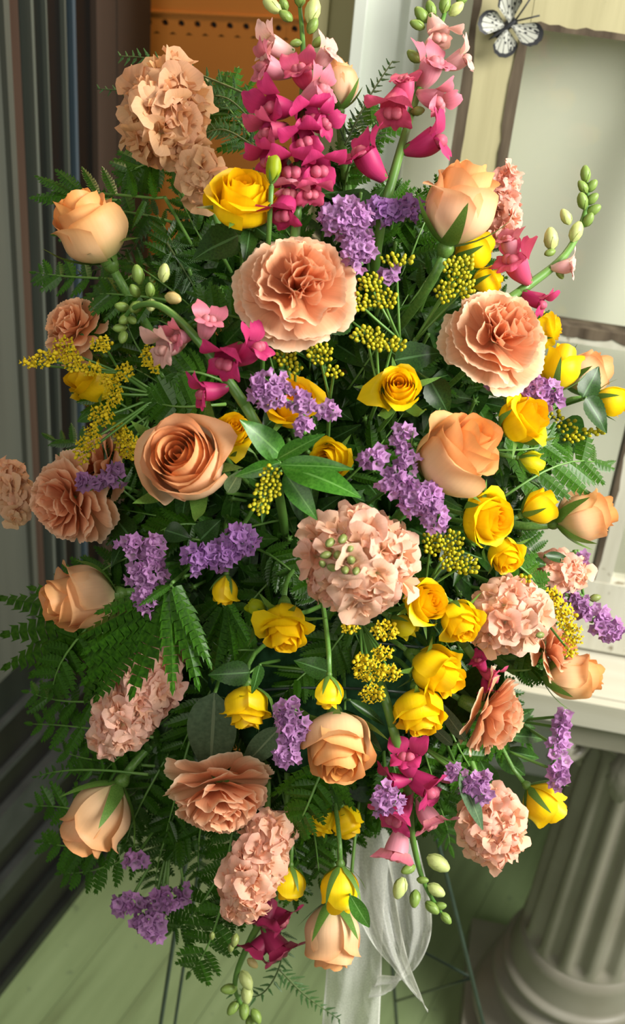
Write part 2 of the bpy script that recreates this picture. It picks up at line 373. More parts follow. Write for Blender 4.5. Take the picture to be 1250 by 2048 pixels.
# ------------------------------------------------------------------ table, pedestal column
M['tabletop'] = surf_mat('white_washed_boards', lin('BAB6A4'), lin('CBC8B9'), (2.5, 26, 26), 0.5, 0.4, 0.12, dirt=(lin('A8A088'), 30, .68))
M['plaster'] = surf_mat('grey_plaster_paint', lin('827E6F'), lin('8F8C7E'), (10, 10, 10), 0.35, 0.5, 0.05)
fe = on_z(1250, 1403, ZT); fv = (WMi @ fe).y                 # front edge of the top, in wall coords (negative)
tl = (WMi @ on_z(985, 1365, ZT)).x
tab = thing('console_table', 'white washed plank console top carrying the old sash, on the grey column', 'table', WM)
tb = [(fv, fv * .5 - .001), (fv * .5 + .001, -.002)]
for y0, y1 in tb: MB().box(tl - .06, 1.3, y0, y1, ZT - .022, ZT).obj('plank', M['tabletop'], tab, False)
MB().box(tl - .06, 1.3, fv - .012, fv - .0005, ZT - .040, ZT - .002).obj('front_apron', M['tabletop'], tab, False)
MB().box(tl - .03, 1.28, fv + .02, -.02, ZT - .040, ZT - .0225).obj('batten', M['tabletop'], tab, False)

CX, CY = 0.475, 1.265
colm = thing('pedestal_column', 'grey fluted plaster pedestal column on a square plinth under the table', 'column', Matrix.Translation((CX, CY, 0)) @ Matrix.Rotation(YAW, 4, 'Z'))
MB().box(-.155, .155, -.155, .155, 0, .055).obj('plinth', M['plaster'], colm, False)
def torus_prof(r, z0, z1, n=8): return [(r + (z1 - z0) * .5 * math.sin(math.pi * k / n), z0 + (z1 - z0) * k / n) for k in range(n + 1)]
MB().lathe([(.11, .0552), (.122, .058)] + torus_prof(.122, .06, .11) + [(.116, .113), (.110, .125), (.109, .138), (.113, .148)] + torus_prof(.113, .15, .178) + [(.110, .181), (.108, .19)] + torus_prof(.108, .192, .212) + [(.1075, .215), (.1045, .228), (.1015, .25), (.10, .28)], 64).obj('base_moulding', M['plaster'], colm)
def fluted(z0, z1, r0, r1, nfl=16):
    n = nfl * 10; rows = [(z0, 0), (z0 + .002, 0), (z0 + .010, .7), (z0 + .020, 1), (z0 + .2, 1), (z1 - .2, 1), (z1 - .032, 1), (z1 - .022, .7), (z1 - .012, 0), (z1, 0)]
    P = np.zeros((len(rows), n, 3))
    for i, (z, dpt) in enumerate(rows):
        r = r0 + (r1 - r0) * (z - z0) / (z1 - z0)
        for k in range(n):
            ph = (k / 10) % 1.0; a = 2 * math.pi * k / n
            g = math.sin(math.pi * (ph - .18) / .64) if .18 < ph < .82 else 0
            rr = r - dpt * .0115 * g ** .6 if g > 0 else r
            P[i, k] = (rr * math.cos(a), rr * math.sin(a), z)
    return MB().grid(P, close=True)
fluted(.28, .70, .10, .088).obj('fluted_shaft', M['plaster'], colm)
MB().lathe([(.088, .70), (.095, .703), (.097, .71), (.094, .717), (.088, .72), (.094, .74), (.108, .758)], 48).obj('neck_moulding', M['plaster'], colm)
for sx in (-1, 1):
    for sy in (-1, 1):
        sc = MB()
        pts = [(sx * (.112 + .024 * (1 - t) * math.cos(t * 9)), sy * (.112 + .024 * (1 - t) * math.cos(t * 9)), .735 + .026 * (1 - t) * math.sin(t * 9)) for t in np.linspace(0, .92, 22)]
        sc.tube(pts, [.010 * (1 - .5 * t) for t in np.linspace(0, 1, 22)], 8).obj('volute', M['plaster'], colm)
for k in range(8):                        # acanthus leaves hanging under the capital
    a = 2 * math.pi * (k + .5) / 8; g = np.zeros((9, 7, 3))
    for i, v in enumerate(np.linspace(0, 1, 9)):
        for j, w in enumerate(np.linspace(-1, 1, 7)):
            wd = .021 * (math.sin(math.pi * (.12 + .80 * v)) ** .7) * (1 + .12 * math.sin(v * 22)); rr = .097 + .014 * math.sin(v * 2.6) - .006 * w * w + .002 * math.cos(w * 9)
            g[i, j] = (rr, wd * w, .728 - .085 * v)
    MB().grid(xf(g, Matrix.Rotation(a, 4, 'Z'))).obj('acanthus_leaf', M['plaster'], colm)
MB().box(-.128, .128, -.128, .128, .759, ZT - .0405).obj('abacus', M['plaster'], colm, False)

# ------------------------------------------------------------------ the old window sash leaning on the wall
LEAN = math.radians(6)
sv = (z_ * math.cos(LEAN) + b_ * math.sin(LEAN)); sn = sv.cross(u_) * -1.0        # sn points into the wall
sn = (b_ * math.cos(LEAN) - z_ * math.sin(LEAN))
SM = frame_M(P0 + z_ * .004, u_, sn, sv)
SMi = SM.inverted()
def su(px, py):
    q = SMi @ on_plane(px, py, P0, sn); return q.x, q.z
M['sash'] = surf_mat('chipped_cream_paint', lin('B0A983'), lin('BCB58E'), (70, 70, 5), 0.5, 0.35, 0.15, dirt=(lin('7C7258'), 55, .70))
M['sashw'] = surf_mat('worn_white_paint', lin('C0BDAB'), lin('CCCABA'), (60, 60, 8), 0.5, 0.35, 0.15, dirt=(lin('8A806C'), 60, .64))
M['barewood'] = surf_mat('bare_weathered_wood', lin('453B30'), lin('6A5E4E'), (60, 60, 8), 0.75, 0.2, 0.4)
m, nt, out = new_mat('window_glass'); M['glass'] = m
tr = N(nt, 'ShaderNodeBsdfTransparent'); tr.inputs[0].default_value = (.99, .995, .99, 1); gl = N(nt, 'ShaderNodeBsdfGlossy'); gl.inputs['Roughness'].default_value = .03
lf = N(nt, 'ShaderNodeLayerWeight'); pw = N(nt, 'ShaderNodeMath', operation='POWER'); nt.links.new(lf.outputs['Facing'], pw.inputs[0]); pw.inputs[1].default_value = 4.0; lw = N(nt, 'ShaderNodeMath', operation='MULTIPLY_ADD'); nt.links.new(pw.outputs[0], lw.inputs[0]); lw.inputs[1].default_value = .4; lw.inputs[2].default_value = .02
mx = N(nt, 'ShaderNodeMixShader'); nt.links.new(lw.outputs[0], mx.inputs[0]); nt.links.new(tr.outputs[0], mx.inputs[1]); nt.links.new(gl.outputs[0], mx.inputs[2]); nt.links.new(mx.outputs[0], out.inputs[0])
uL0, uL1 = su(948, 15)[0], su(1034, 200)[0]; vT = su(1150, 62)[1]; vB = su(1200, 1152)[1]
um = su(1183, 1150)[0]; vm0, vm1 = su(1170, 676)[1], su(1170, 655)[1]
ug = um + .012; uR1, uR0 = 2 * ug - uL1, 2 * ug - uL0
vtop = vT + .085
sash = thing('window_sash', 'old cream window sash with chipped paint leaning on the white wall', 'window', SM)
def sbox(nm, x0, x1, y0, y1, z0, z1, mat, parent): return MB().box(x0, x1, y0, y1, z0, z1).obj(nm, mat, parent, False)
def ragged(nm, x, z0, z1, w, y0, y1, parent, side, seed, vertical=True):
    """a strip of bare wood where paint has flaked away, with an uneven edge"""
    r = random.Random(seed); n = 44; mb = MB(); vs_ = []; fs = []
    e = 0.5
    for i in range(n + 1):
        z = z0 + (z1 - z0) * i / n; e = min(1.0, max(.35, e + r.uniform(-.22, .22))); q = x + side * w * e
        for yy in (y0, y1):
            vs_ += ([(x, yy, z), (q, yy, z)] if vertical else [(z, yy, x), (z, yy, q)])
    for i in range(n):
        a, b = 4 * i, 4 * i + 4
        fs += [(a, a + 1, b + 1, b), (a + 1, a + 3, b + 3, b + 1), (a, b, b + 2, a + 2)]
    return mb.add(vs_, fs).obj(nm, M['barewood'], parent, False)
st1 = sbox('stile', uL0, uL1, -.016, .016, 0, vtop, M['sash'], sash)
ragged('flaked_edge', uL0 - .0008, .0, vtop, .0115, -.0172, .0165, st1, 1, 3)
ragged('flaked_edge', uL1 + .0008, vB, vT, .0115, -.0172, .0165, st1, -1, 5)
st2 = sbox('stile', uR1, uR0, -.016, .016, 0, vtop, M['sash'], sash)
tr_ = sbox('top_rail', uL1 + .0006, uR1 - .0006, -.0155, .0155, vT, vtop, M['sash'], sash)
ragged('flaked_edge', vT - .0008, uL1 + .001, uR1 - .001, .013, -.0168, .016, tr_, 1, 8, False)
br_ = sbox('bottom_rail', uL1 + .0006, uR1 - .0006, -.0155, .0155, 0, vB, M['sashw'], sash)
mv = sbox('muntin', um, um + .022, -.013, .013, vB + .0005, vT - .0005, M['sashw'], sash)
ragged('flaked_edge', um - .0008, vB + .001, vT - .001, .009, -.0142, .0135, mv, 1, 11)
mh = sbox('muntin', uL1 + .0006, um - .0006, -.013, .013, vm0 - .003, vm1 + .003, M['sashw'], sash)
ragged('flaked_edge', vm1 + .0038, uL1 + .001, um - .001, .012, -.0142, .0135, mh, -1, 13, False)
mh2 = sbox('muntin', um + .0226, uR1 - .0006, -.013, .013, vm0 - .003, vm1 + .003, M['sashw'], sash)
for x0, x1 in ((uL1, um), (um + .022, uR1)):
    for a, b in ((vB, vm0 - .003), (vm1 + .003, vT)):
        sbox('pane', x0 + .0007, x1 - .0007, .004, .006, a + .0007, b - .0007, M['glass'], sash)

# decorative butterfly clipped to the stile
def wing_mat():
    m, nt, out = new_mat('butterfly_wing'); L = nt.links
    uv = N(nt, 'ShaderNodeUVMap'); sep = N(nt, 'ShaderNodeSeparateXYZ'); L.new(uv.outputs[0], sep.inputs[0])
    ml = N(nt, 'ShaderNodeMath', operation='MULTIPLY'); L.new(sep.outputs[0], ml.inputs[0]); ml.inputs[1].default_value = 34
    sn_ = N(nt, 'ShaderNodeMath', operation='SINE'); L.new(ml.outputs[0], sn_.inputs[0])
    g1 = N(nt, 'ShaderNodeMath', operation='GREATER_THAN'); L.new(sn_.outputs[0], g1.inputs[0]); g1.inputs[1].default_value = .90
    rim = N(nt, 'ShaderNodeMath', operation='GREATER_THAN'); L.new(sep.outputs[1], rim.inputs[0]); rim.inputs[1].default_value = .86
    vo = N(nt, 'ShaderNodeTexVoronoi'); vo.inputs['Scale'].default_value = 6.5; L.new(uv.outputs[0], vo.inputs[0])
    sp = N(nt, 'ShaderNodeMath', operation='LESS_THAN'); L.new(vo.outputs[0], sp.inputs[0]); sp.inputs[1].default_value = .34
    a = N(nt, 'ShaderNodeMath', operation='MAXIMUM'); L.new(g1.outputs[0], a.inputs[0]); L.new(rim.outputs[0], a.inputs[1])
    b = N(nt, 'ShaderNodeMath', operation='MAXIMUM'); L.new(a.outputs[0], b.inputs[0]); L.new(sp.outputs[0], b.inputs[1])
    c = mixc(nt, lin('B9BBB0'), lin('24262A'), b.outputs[0])
    pb = N(nt, 'ShaderNodeBsdfPrincipled'); L.new(c, pb.inputs['Base Color']); pb.inputs['Roughness'].default_value = .6
    L.new(pb.outputs[0], out.inputs[0]); return m
M['wing'] = wing_mat(); M['blackbody'] = surf_mat('butterfly_body', lin('26282C'), lin('34363A'), (90, 90, 90), .6, .3, .2)
bc = su(1012, 48); SC = (su(1112, 48)[0] - su(1012, 48)[0]) / 100          # metres per photo pixel on the sash
bm = SM @ Matrix.Translation((bc[0], -.030, bc[1])) @ Matrix.Rotation(math.radians(90), 4, 'X') @ Matrix.Rotation(math.radians(-48), 4, 'Z')
bf = thing('butterfly', 'white butterfly ornament with black veins, clipped to the sash stile', 'ornament', bm)
# body runs along local +Y (head), wings spread along +-X
MB().tube([(0, y, 0) for y in np.linspace(-.5, .38, 9) * 76 * SC], [r * 76 * SC for r in (.012, .028, .038, .042, .05, .062, .065, .05, .03)], 8).obj('body', M['blackbody'], bf)
def wing(name, a0, a1, L0, L1, lift, root):
    g = np.zeros((8, 13, 3))
    for i, v in enumerate(np.linspace(0, 1, 8)):
        for j, w in enumerate(np.linspace(0, 1, 13)):
            a = math.radians(a0 + (a1 - a0) * w); r = (L0 + (L1 - L0) * w) * (math.sin(math.pi * (.14 + .72 * w)) ** .45) * (1 + .02 * math.cos(w * 40)) * v
            g[i, j] = (math.cos(a) * r, root + math.sin(a) * r, lift * v * v + .02 * math.sin(w * 6))
    MB().grid(g * 76 * SC).obj(name, M['wing'], bf)
wing('forewing', 2, 62, .85, 1.0, .10, .15); wing('forewing', 178, 118, .85, 1.0, .30, .15)
wing('hindwing', -72, 4, .80, .72, .06, .05); wing('hindwing', 252, 176, .80, .72, .22, .05)
for sx in (-1, 1):
    MB().tube([Vector((sx * .02, .36, .03)) * 76 * SC, Vector((sx * .12, .62, .08)) * 76 * SC, Vector((sx * .24, .92, .10)) * 76 * SC], .0009, 5).obj('antenna', M['blackbody'], bf)
MB().box(-.004, .004, -.012, .012, -.0135, -.0045).obj('clip', M['blackbody'], bf, False)

# ------------------------------------------------------------------ easel, foam, ribbon
FC = at(640, 1060, depth(640, 1060) + 0.15)               # heart of the floral foam
foamM = basis(FC, cdir(90, 70), UP)
easel = thing('wire_easel', 'dark green wire easel standing on the painted boards under the bouquet', 'easel', Matrix.Translation(Vector((FC.x, FC.y + .05, 0))))
ei = easel.matrix_basis.inverted()
def foot(x, y): return on_z(x, y, 0.004)
def leg(a, b, r, nm='leg'):
    p = [ei @ (a.lerp(b, t)) for t in np.linspace(0, 1, 5)]; MB().tube(p, r, 8).obj(nm, M['easel'], easel)
top = at(600, 900, 1.12)
fl = on_z(268, 2390, .004); fr = on_z(1052, 2390, .004); bk = on_z(330, 2120, .004)
tL, tR, tB = at(430, 1350, 1.17), at(800, 1380, 1.17), at(460, 1350, 1.20)
leg(tL, fl, .0024); leg(at(455, 1360, 1.175), on_z(298, 2385, .004), .0019, 'leg_wire'); leg(tR, fr, .0024)
tB = at(745, 1400, 1.24); bk = on_z(800, 2140, .004); leg(tB, bk, .0024, 'back_leg')
leg(at(420, 1300, 1.172), at(815, 1320, 1.172), .002, 'cross_bar')
def tpix(a, b, y):                                        # where along a leg it passes image row y
    lo, hi = 0.0, 1.0
    for _ in range(40):
        mid = (lo + hi) / 2; p = a.lerp(b, mid) - CAM; yy = 1024 - F * p.dot(UP) / p.dot(FW)
        lo, hi = (mid, hi) if yy < y else (lo, mid)
    return a.lerp(b, lo)
jR = tpix(tR, fr, 1956)
leg(jR, tpix(tB, bk, 1868), .0016, 'brace'); leg(jR, tpix(tB, bk, 2003), .0016, 'brace')
foam = thing('floral_foam', 'dark green floral foam cage at the heart of the bouquet', 'floral foam', foamM)
g = MB(); prof = [(.02 + .085 * math.sin(math.pi * (.06 + .88 * t)) ** .55, -.06 + .10 * t) for t in np.linspace(0, 1, 10)]
g.lathe(prof, 24, True, Matrix.Scale(1.9, 4, (1, 0, 0)) @ Matrix.Scale(1.1, 4, (0, 1, 0))).obj('foam_block', M['foam'], foam)
cg = MB()
for k in range(-4, 5):
    cg.tube([(k * .035, .085 * 1.1 * s * (1 - (k / 6) ** 2) ** .5, .048 - .02 * s * s) for s in np.linspace(-1, 1, 9)], .0012, 5)
cg.obj('cage_bars', M['easel'], foam)

def ribbon_mat():
    m, nt, out = new_mat('sheer_ribbon'); L = nt.links
    uv = N(nt, 'ShaderNodeUVMap'); mp = N(nt, 'ShaderNodeMapping'); mp.inputs['Scale'].default_value = (40, 130, 1); L.new(uv.outputs[0], mp.inputs[0])
    ns = N(nt, 'ShaderNodeTexNoise'); ns.inputs['Scale'].default_value = 1.0; ns.inputs['Detail'].default_value = 2; L.new(mp.outputs[0], ns.inputs[0])
    sep = N(nt, 'ShaderNodeSeparateXYZ'); L.new(uv.outputs[0], sep.inputs[0])
    mm = N(nt, 'ShaderNodeMath', operation='SUBTRACT'); L.new(sep.outputs[0], mm.inputs[0]); mm.inputs[1].default_value = .5
    ab = N(nt, 'ShaderNodeMath', operation='ABSOLUTE'); L.new(mm.outputs[0], ab.inputs[0])
    ed = N(nt, 'ShaderNodeMath', operation='GREATER_THAN'); L.new(ab.outputs[0], ed.inputs[0]); ed.inputs[1].default_value = .47
    mu = N(nt, 'ShaderNodeMath', operation='MULTIPLY_ADD'); L.new(ns.outputs[0], mu.inputs[0]); mu.inputs[1].default_value = .40; mu.inputs[2].default_value = .32
    ad = N(nt, 'ShaderNodeMath', operation='MULTIPLY_ADD'); L.new(ed.outputs[0], ad.inputs[0]); ad.inputs[1].default_value = .35; L.new(mu.outputs[0], ad.inputs[2])
    pb = N(nt, 'ShaderNodeBsdfPrincipled'); pb.inputs['Base Color'].default_value = lin('E4E6DE'); pb.inputs['Roughness'].default_value = .35; pb.inputs['Specular IOR Level'].default_value = .6
    tl_ = N(nt, 'ShaderNodeBsdfTranslucent'); tl_.inputs[0].default_value = lin('E4E6DE')
    m1 = N(nt, 'ShaderNodeMixShader'); m1.inputs[0].default_value = .4; L.new(pb.outputs[0], m1.inputs[1]); L.new(tl_.outputs[0], m1.inputs[2])
    tp = N(nt, 'ShaderNodeBsdfTransparent'); m2 = N(nt, 'ShaderNodeMixShader'); L.new(ad.outputs[0], m2.inputs[0]); L.new(tp.outputs[0], m2.inputs[1]); L.new(m1.outputs[0], m2.inputs[2])
    L.new(m2.outputs[0], out.inputs[0]); return m
M['ribbon'] = ribbon_mat()
def ribbon_strip(nm, path, parent, wid, d0, seed):
    """path: (x, y, half width vector angle deg, half width px, extra depth)"""
    r = random.Random(seed); n = 10; P = []
    pts = catmull([at(x, y, d0 + dz) for x, y, a, w, dz in path], 6)
    par = catmull([Vector((a, w, 0)) for x, y, a, w, dz in path], 6)
    for i, (p, q) in enumerate(zip(pts, par)):
        dd = (p - CAM).dot(FW); e = cdir(q.x, 0) * (q.y * dd / F); row = []
        for k in range(n + 1):
            t = k / n * 2 - 1
            row.append(ei_r @ (p + e * t + FW * (.006 * math.sin(t * 5 + i * .22 + seed) + .003 * math.sin(t * 11 + i * .5))))
        P.append([tuple(v) for v in row])
    MB().grid(np.array(P)).obj(nm, M['ribbon'], parent)
rbM = Matrix.Translation(at(735, 1560, 1.12)); ei_r = rbM.inverted()
rib = thing('ribbon', 'sheer white organza ribbon hanging below the bouquet with forked tails', 'ribbon', rbM)
ribbon_strip('tail', [(735, 1540, 0, 42, 0), (735, 1640, 2, 45, 0), (745, 1780, -4, 45, .0), (775, 1890, -25, 42, -.01), (815, 1965, -40, 36, -.01), (845, 2005, -55, 20, -.01)], rib, 50, 1.10, 1)
ribbon_strip('loop', [(770, 1560, 0, 36, 0), (800, 1680, 0, 34, .0), (825, 1800, 4, 34, .0), (830, 1890, 20, 30, .0), (800, 1960, 40, 26, .005), (745, 1975, 60, 22, .01)], rib, 40, 1.13, 2)
ribbon_strip('tail', [(760, 1600, 0, 40, .0), (730, 1760, 3, 45, .0), (712, 1880, 3, 52, .0), (706, 1980, 0, 56, .0), (700, 2080, -4, 58, .0)], rib, 50, 1.15, 3)

# ------------------------------------------------------------------ stems into the foam
def foam_target(seed):
    r = random.Random(seed); return FC + RT * r.uniform(-.07, .07) + UP * r.uniform(-.11, .11) - FW * r.uniform(.0, .02)
def add_stem(root, base, axis, r, seed, mat='stem', straight=.05, target=None):
    t = target if target is not None else foam_target(seed)
    inv = root.matrix_basis.inverted()
    L = (t - base).length
    pts = bez(base + axis * .001, base - axis * min(straight, L * .3), t.lerp(base, .45) + FW * .09, t + FW * .02, 10)
    MB().tube([inv @ p for p in pts], r / root.matrix_basis.to_scale()[0], 7).obj('stem', M[mat], root)

# ------------------------------------------------------------------ roses
def sstep(x, a, b):
    t = np.clip((x - a) / (b - a), 0, 1); return t * t * (3 - 2 * t)
def rose_petal(R, H, W, phi, reflex, pinch, curl, spiral, seed, nu=11, nv=12, point=.05, wav=.0, belly=.5):
    u = np.linspace(-1, 1, nu)[None, :]; v = np.linspace(0, 1, nv)[:, None] ** .85
    r_ = np.random.RandomState(seed); p1, p2 = r_.rand(2) * 6.28
    tm = 1 - .27 * np.abs(u) ** 3.6 + point * np.exp(-((u - r_.uniform(-.25, .25)) / .22) ** 2) + .016 * np.sin(u * 5 + p1)
    t = v * tm
    r = R * np.where(t < belly, np.sin(np.pi / 2 * np.clip(t / belly, 0, 1)) ** .78, 1 - pinch * sstep(t, belly, 1.0))
    q = np.clip((t - .72) / .28, 0, 1.25)
    lip = reflex * (1 + .35 * np.sin(u * 3.1 + p2))
    r = r + lip * R * q ** 1.7
    z = H * t - lip * R * .62 * q ** 2.4
    r = r + curl * R * np.abs(u) ** 3 * t
    r = r * (1 + spiral * u) + wav * R * np.sin(u * 7 + p2) * q
    a = phi + u * W
    return np.stack([r * np.cos(a), r * np.sin(a), z + 0 * u], -1)
def sepal_grid(L, Wd, r0, phi, fold, seed, H0=1.0, belly=.5, n=8):
    """a pointed green sepal; fold: 0 hugging the bud .. 1 spread flat .. 2 hanging back"""
    g = np.zeros((n, 5, 3)); a = fold * math.pi / 2; r, z = r0 * .3, .0
    for i in range(n):
        t = i / (n - 1)
        if fold < .3:                                          # lies on the closed head and lifts at its tip
            z = L * t; r = .565 * math.sin(math.pi / 2 * min(1, z / (belly * H0) + .02)) ** .78 + .02 + .12 * t ** 4
        elif i:
            ang = -.15 + (a + .15) * min(1, t * 1.4); r += L / (n - 1) * math.sin(ang); z += L / (n - 1) * math.cos(ang)
        w = Wd * (1 - t) ** .75 * (1 if t > .12 else .75)
        for j in range(5):
            q = j / 2 - 1; da = q * w / max(r, r0 * .4)
            g[i, j] = (r * math.cos(phi + da), r * math.sin(phi + da), z)
    return g
def rose(x, y, d, ang, tilt, opn, label, fwd=0.0, mat='peach', kind='rose', seed=0, n=None, sep=0.0, tint=None, group='peach roses', stemt=None, pale=0.0, hgt=None):
    dep = depth(x, y) - fwd; s = d * dep / F; ax = cdir(ang, tilt)
    H0 = hgt if hgt else (1.20 - .36 * opn if kind == 'rose' else 1.25 - .55 * opn)
    base = at(x, y, dep) - ax * (s * H0 * .5)
    rr = random.Random(seed * 31 + 5)
    root = thing('peach_rose' if kind == 'rose' else ('yellow_spray_rose' if opn > .12 else 'yellow_rose_bud'), label, 'rose' if opn > .12 or kind == 'rose' else 'rosebud', basis(base, ax, None, rr.uniform(0, 6.28), s), group)
    n = n or ((24 if opn > .6 else 19) if kind == 'rose' else (17 if opn > .3 else 9))
    phi = rr.uniform(0, 6.28); made = []
    for k in range(n):
        f = k / (n - 1); phi += 2.40 + rr.uniform(-.22, .22)
        R = .045 + (.455 - .07 * opn) * f ** (.88 - .14 * opn)
        W = 1.9 - .68 * f ** .7
        H = H0 * (.88 + .12 * math.sin(math.pi * min(1, f * 1.05)) - .24 * opn * max(0, f - .55) * 2.0) * rr.uniform(.955, 1.04)
        rf = (max(0, f - .40) / .60) ** 1.2 * (.20 + (.26 if kind == 'rose' else .42) * opn) * rr.uniform(.40, 1.45)
        pn = (.34 - .22 * f) * (1 - .7 * opn) + .02
        cu = .05 + .10 * f
        g = rose_petal(R, H, W, phi, rf, pn, cu if f > .3 else 0, .07 + .05 * f, seed * 100 + k, point=.015 + .025 * f, wav=.03 * f * opn, nv=12 if kind == 'rose' else 9, nu=11 if kind == 'rose' else 9, belly=.58 - .12 * opn)
        made.append((f, g))
    rad = max(np.quantile(np.hypot(g[..., 0], g[..., 1]), .985) for f, g in made)
    sc_ = (.55 if kind == 'rose' else .63) / rad
    for f, g in made:
        g = g * np.array([sc_, sc_, 1]); b = MB().grid(g)
        o = b.obj('petal', M[mat], root)
        if mat == 'peach':
            w = f ** 1.4
            o.color = (1.0 - .0 * w, (.87 + .17 * w + pale * .10) * rr.uniform(.97, 1.03), (.45 + .55 * w + pale) * rr.uniform(.95, 1.06), 1)
        else:
            w = f; tn = tint or (1, 1, 1)
            o.color = (1.0 * tn[0], (.84 + .18 * w) * rr.uniform(.95, 1.02) * tn[1], (1.0) * tn[2], 1)
    # green receptacle and sepals
    MB().lathe([(.045, -.16), (.07, -.13), (.105, -.07), (.115, -.02), (.10, .03), (.06, .05)], 12).obj('calyx', M['sepal'], root)
    for k in range(5):
        ff = sep if sep > 0 else (.02 if opn < .35 else rr.choice((.0, .9, 1.3)))
        L = .62 if kind == 'rose' else .78
        MB().grid(sepal_grid(L * rr.uniform(.85, 1.1), .13 if kind == 'rose' else .12, .42, k * 1.2566 + rr.uniform(-.2, .2), ff * rr.uniform(.85, 1.15), seed, H0, .58 - .12 * opn)).obj('sepal', M['sepal'], root)
    add_stem(root, base - ax * s * .15, ax, .0034 if kind == 'rose' else .0018, seed + 900, straight=.05 if kind == 'rose' else .035, target=stemt)
    return root

ROSES = [
 (182, 458, 150, 118, 22, .55, 'half open peach rose in front of the dark frame at upper left', .03),
 (678, 172, 84, 92, 4, .15, 'slim closed peach rose standing behind the tall magenta snapdragon', -.02),
 (920, 412, 158, 72, 18, .40, 'tall pale peach rose in profile before the old sash', .03),
 (370, 922, 190, 125, 74, .75, 'wide open peach rose facing forward with a tight spiral centre', .05),
 (913, 912, 172, 48, 36, .45, 'deep peach rose tilted to the upper right beside lilac statice', .05),
 (1168, 1032, 112, 14, 8, .40, 'peach rose pointing right across the sash muntin', .02),
 (163, 1198, 142, 187, 28, .45, 'peach rose lying sideways and opening left beside a lilac sprig', .03),
 (1142, 1352, 108, 0, 6, .30, 'peach rose pointing right over the white table edge', .01),
 (676, 1488, 145, 276, 44, .50, 'peach rose hanging down below a long-sepalled yellow bud, spiral showing', .04),
 (196, 1632, 140, 236, 8, .22, 'closed peach rose hanging down left on a thick bare stem', .03),
 (668, 1866, 118, 270, 4, .22, 'lowest peach rose, hanging upside down in front of the ribbon', .02),
 (1172, 748, 92, 25, 0, .30, 'cream peach rose half hidden behind a yellow bud at the sash bar', -.04)]
for i, (x, y, d, a, t, o, l, fw) in enumerate(ROSES):
    st = at(395, 1420, depth(395, 1420) + .02) if i == 9 else None
    rose(x, y, d, a, t, o, l, fw, seed=i + 1, stemt=st, pale=.34 if i == 3 else .20 if i in (1, 2, 3, 6, 9, 10, 11) else .05, sep=.02 if o < .42 else 0)

YEL = [
 (485, 402, 140, 82, 46, .85, 'largest yellow rose, fully open, below the tall magenta snapdragon', .03),
 (798, 778, 116, 100, 74, .85, 'open yellow rose facing forward in the middle of the green buds', .03),
 (462, 866, 92, 60, 56, .60, 'yellow rose tucked against the wide open peach rose', .01),
 (582, 808, 116, 90, 62, .90, 'orange yellow rose half covered by lilac statice', -.01),
 (666, 920, 80, 190, 56, .60, 'small yellow rose behind bright green lance leaves', .01),
 (1045, 842, 105, 28, 36, .60, 'yellow rose opening right above the deep peach rose', .03),
 (1120, 738, 84, 78, 4, .25, 'pointed yellow rose standing upright at the sash bar', .02),
 (1222, 800, 62, 352, 0, .10, 'yellow bud pointing right past the sash at picture edge', .01),
 (973, 1036, 105, 348, 46, .70, 'yellow rose with a drooping petal right of the lilac cone', .03),
 (1010, 1108, 86, 296, 46, .60, 'yellow rose above the round pink stock head at right', .02),
 (1077, 1012, 64, 28, 4, .10, 'yellow bud pointing right against the sideways peach rose', .03),
 (848, 1206, 92, 20, 52, .60, 'yellow rose touching the large pink stock head at centre', .03),
 (918, 1240, 84, 296, 40, .40, 'tight yellow rose between the two pink stock heads', .04),
 (870, 1342, 116, 325, 30, .50, 'broad yellow rose beside the bright goldenrod plume', .03),
 (840, 1420, 96, 280, 28, .45, 'yellow rose facing down under the broad yellow one', .04),
 (570, 1252, 116, 272, 34, .70, 'yellow rose with spread wings of petals near the centre below', .03),
 (495, 1412, 96, 272, 14, .60, 'yellow rose nodding straight down on a green stalk', .03),
 (450, 1180, 52, 265, 4, .08, 'closed yellow bud hanging under the violet sprig', .03),
 (657, 1384, 56, 268, 4, .10, 'yellow bud with long green sepals above the hanging peach rose', .06),
 (580, 1766, 58, 268, 0, .08, 'closed yellow bud hanging beside the peach stock tail', .03),
 (681, 1776, 80, 270, -4, .12, 'fat yellow bud under green sepals above the lowest peach rose', .05),
 (640, 1634, 76, 250, 8, .50, 'yellow rose facing down under the hanging peach rose', -.01),
 (690, 1640, 62, 288, 0, .40, 'small yellow rose at the ribbon top', -.02),
 (1088, 1602, 82, 318, 0, .30, 'yellow rose hanging at right in front of the column', .02),
 (945, 498, 76, 28, 0, .30, 'yellow rose under the tall pale peach rose', .0),
 (972, 563, 56, 18, 0, .12, 'small yellow bud above the right-hand carnation', .0),
 (186, 768, 110, 150, 24, .60, 'dim yellow rose behind arching goldenrod at left', -.03),
 (1085, 658, 72, 15, 10, .40, 'yellow rose peeping out behind the right-hand carnation', -.03)]
for i, (x, y, d, a, t, o, l, fw) in enumerate(YEL):
    sp = {18: .06, 20: .02, 17: .05, 19: .04}.get(i, 0)
    tn = {3: (1.0, .86, .9), 26: (.95, .9, .9)}.get(i)
    rose(x, y, d, a, t, o, l, fw, 'yellow', 'spray', 40 + i, sep=sp, tint=tn, group='yellow spray roses')
GBUD = [(808, 1250, 50, 330, 8, 'green tinged yellow bud under the large pink stock head', .02), (1062, 926, 46, 340, 0, 'green tinged bud with long sepals under the opening yellow rose', .02),
        (513, 1217, 36, 160, 10, 'small round green bud left of the spread yellow rose', .02), (545, 340, 34, 86, 4, 'green pointed rosebud above the largest yellow rose', .05)]
for i, (x, y, d, a, t, l, fw) in enumerate(GBUD):
    rose(x, y, d, a, t, .06, l, fw, 'yellow', 'spray', 90 + i, n=6, sep=.02, tint=(.75, .95, 1.5) if i < 2 else (.35, .62, 1.2), group='green rosebuds', hgt=1.7 if i == 3 else None)

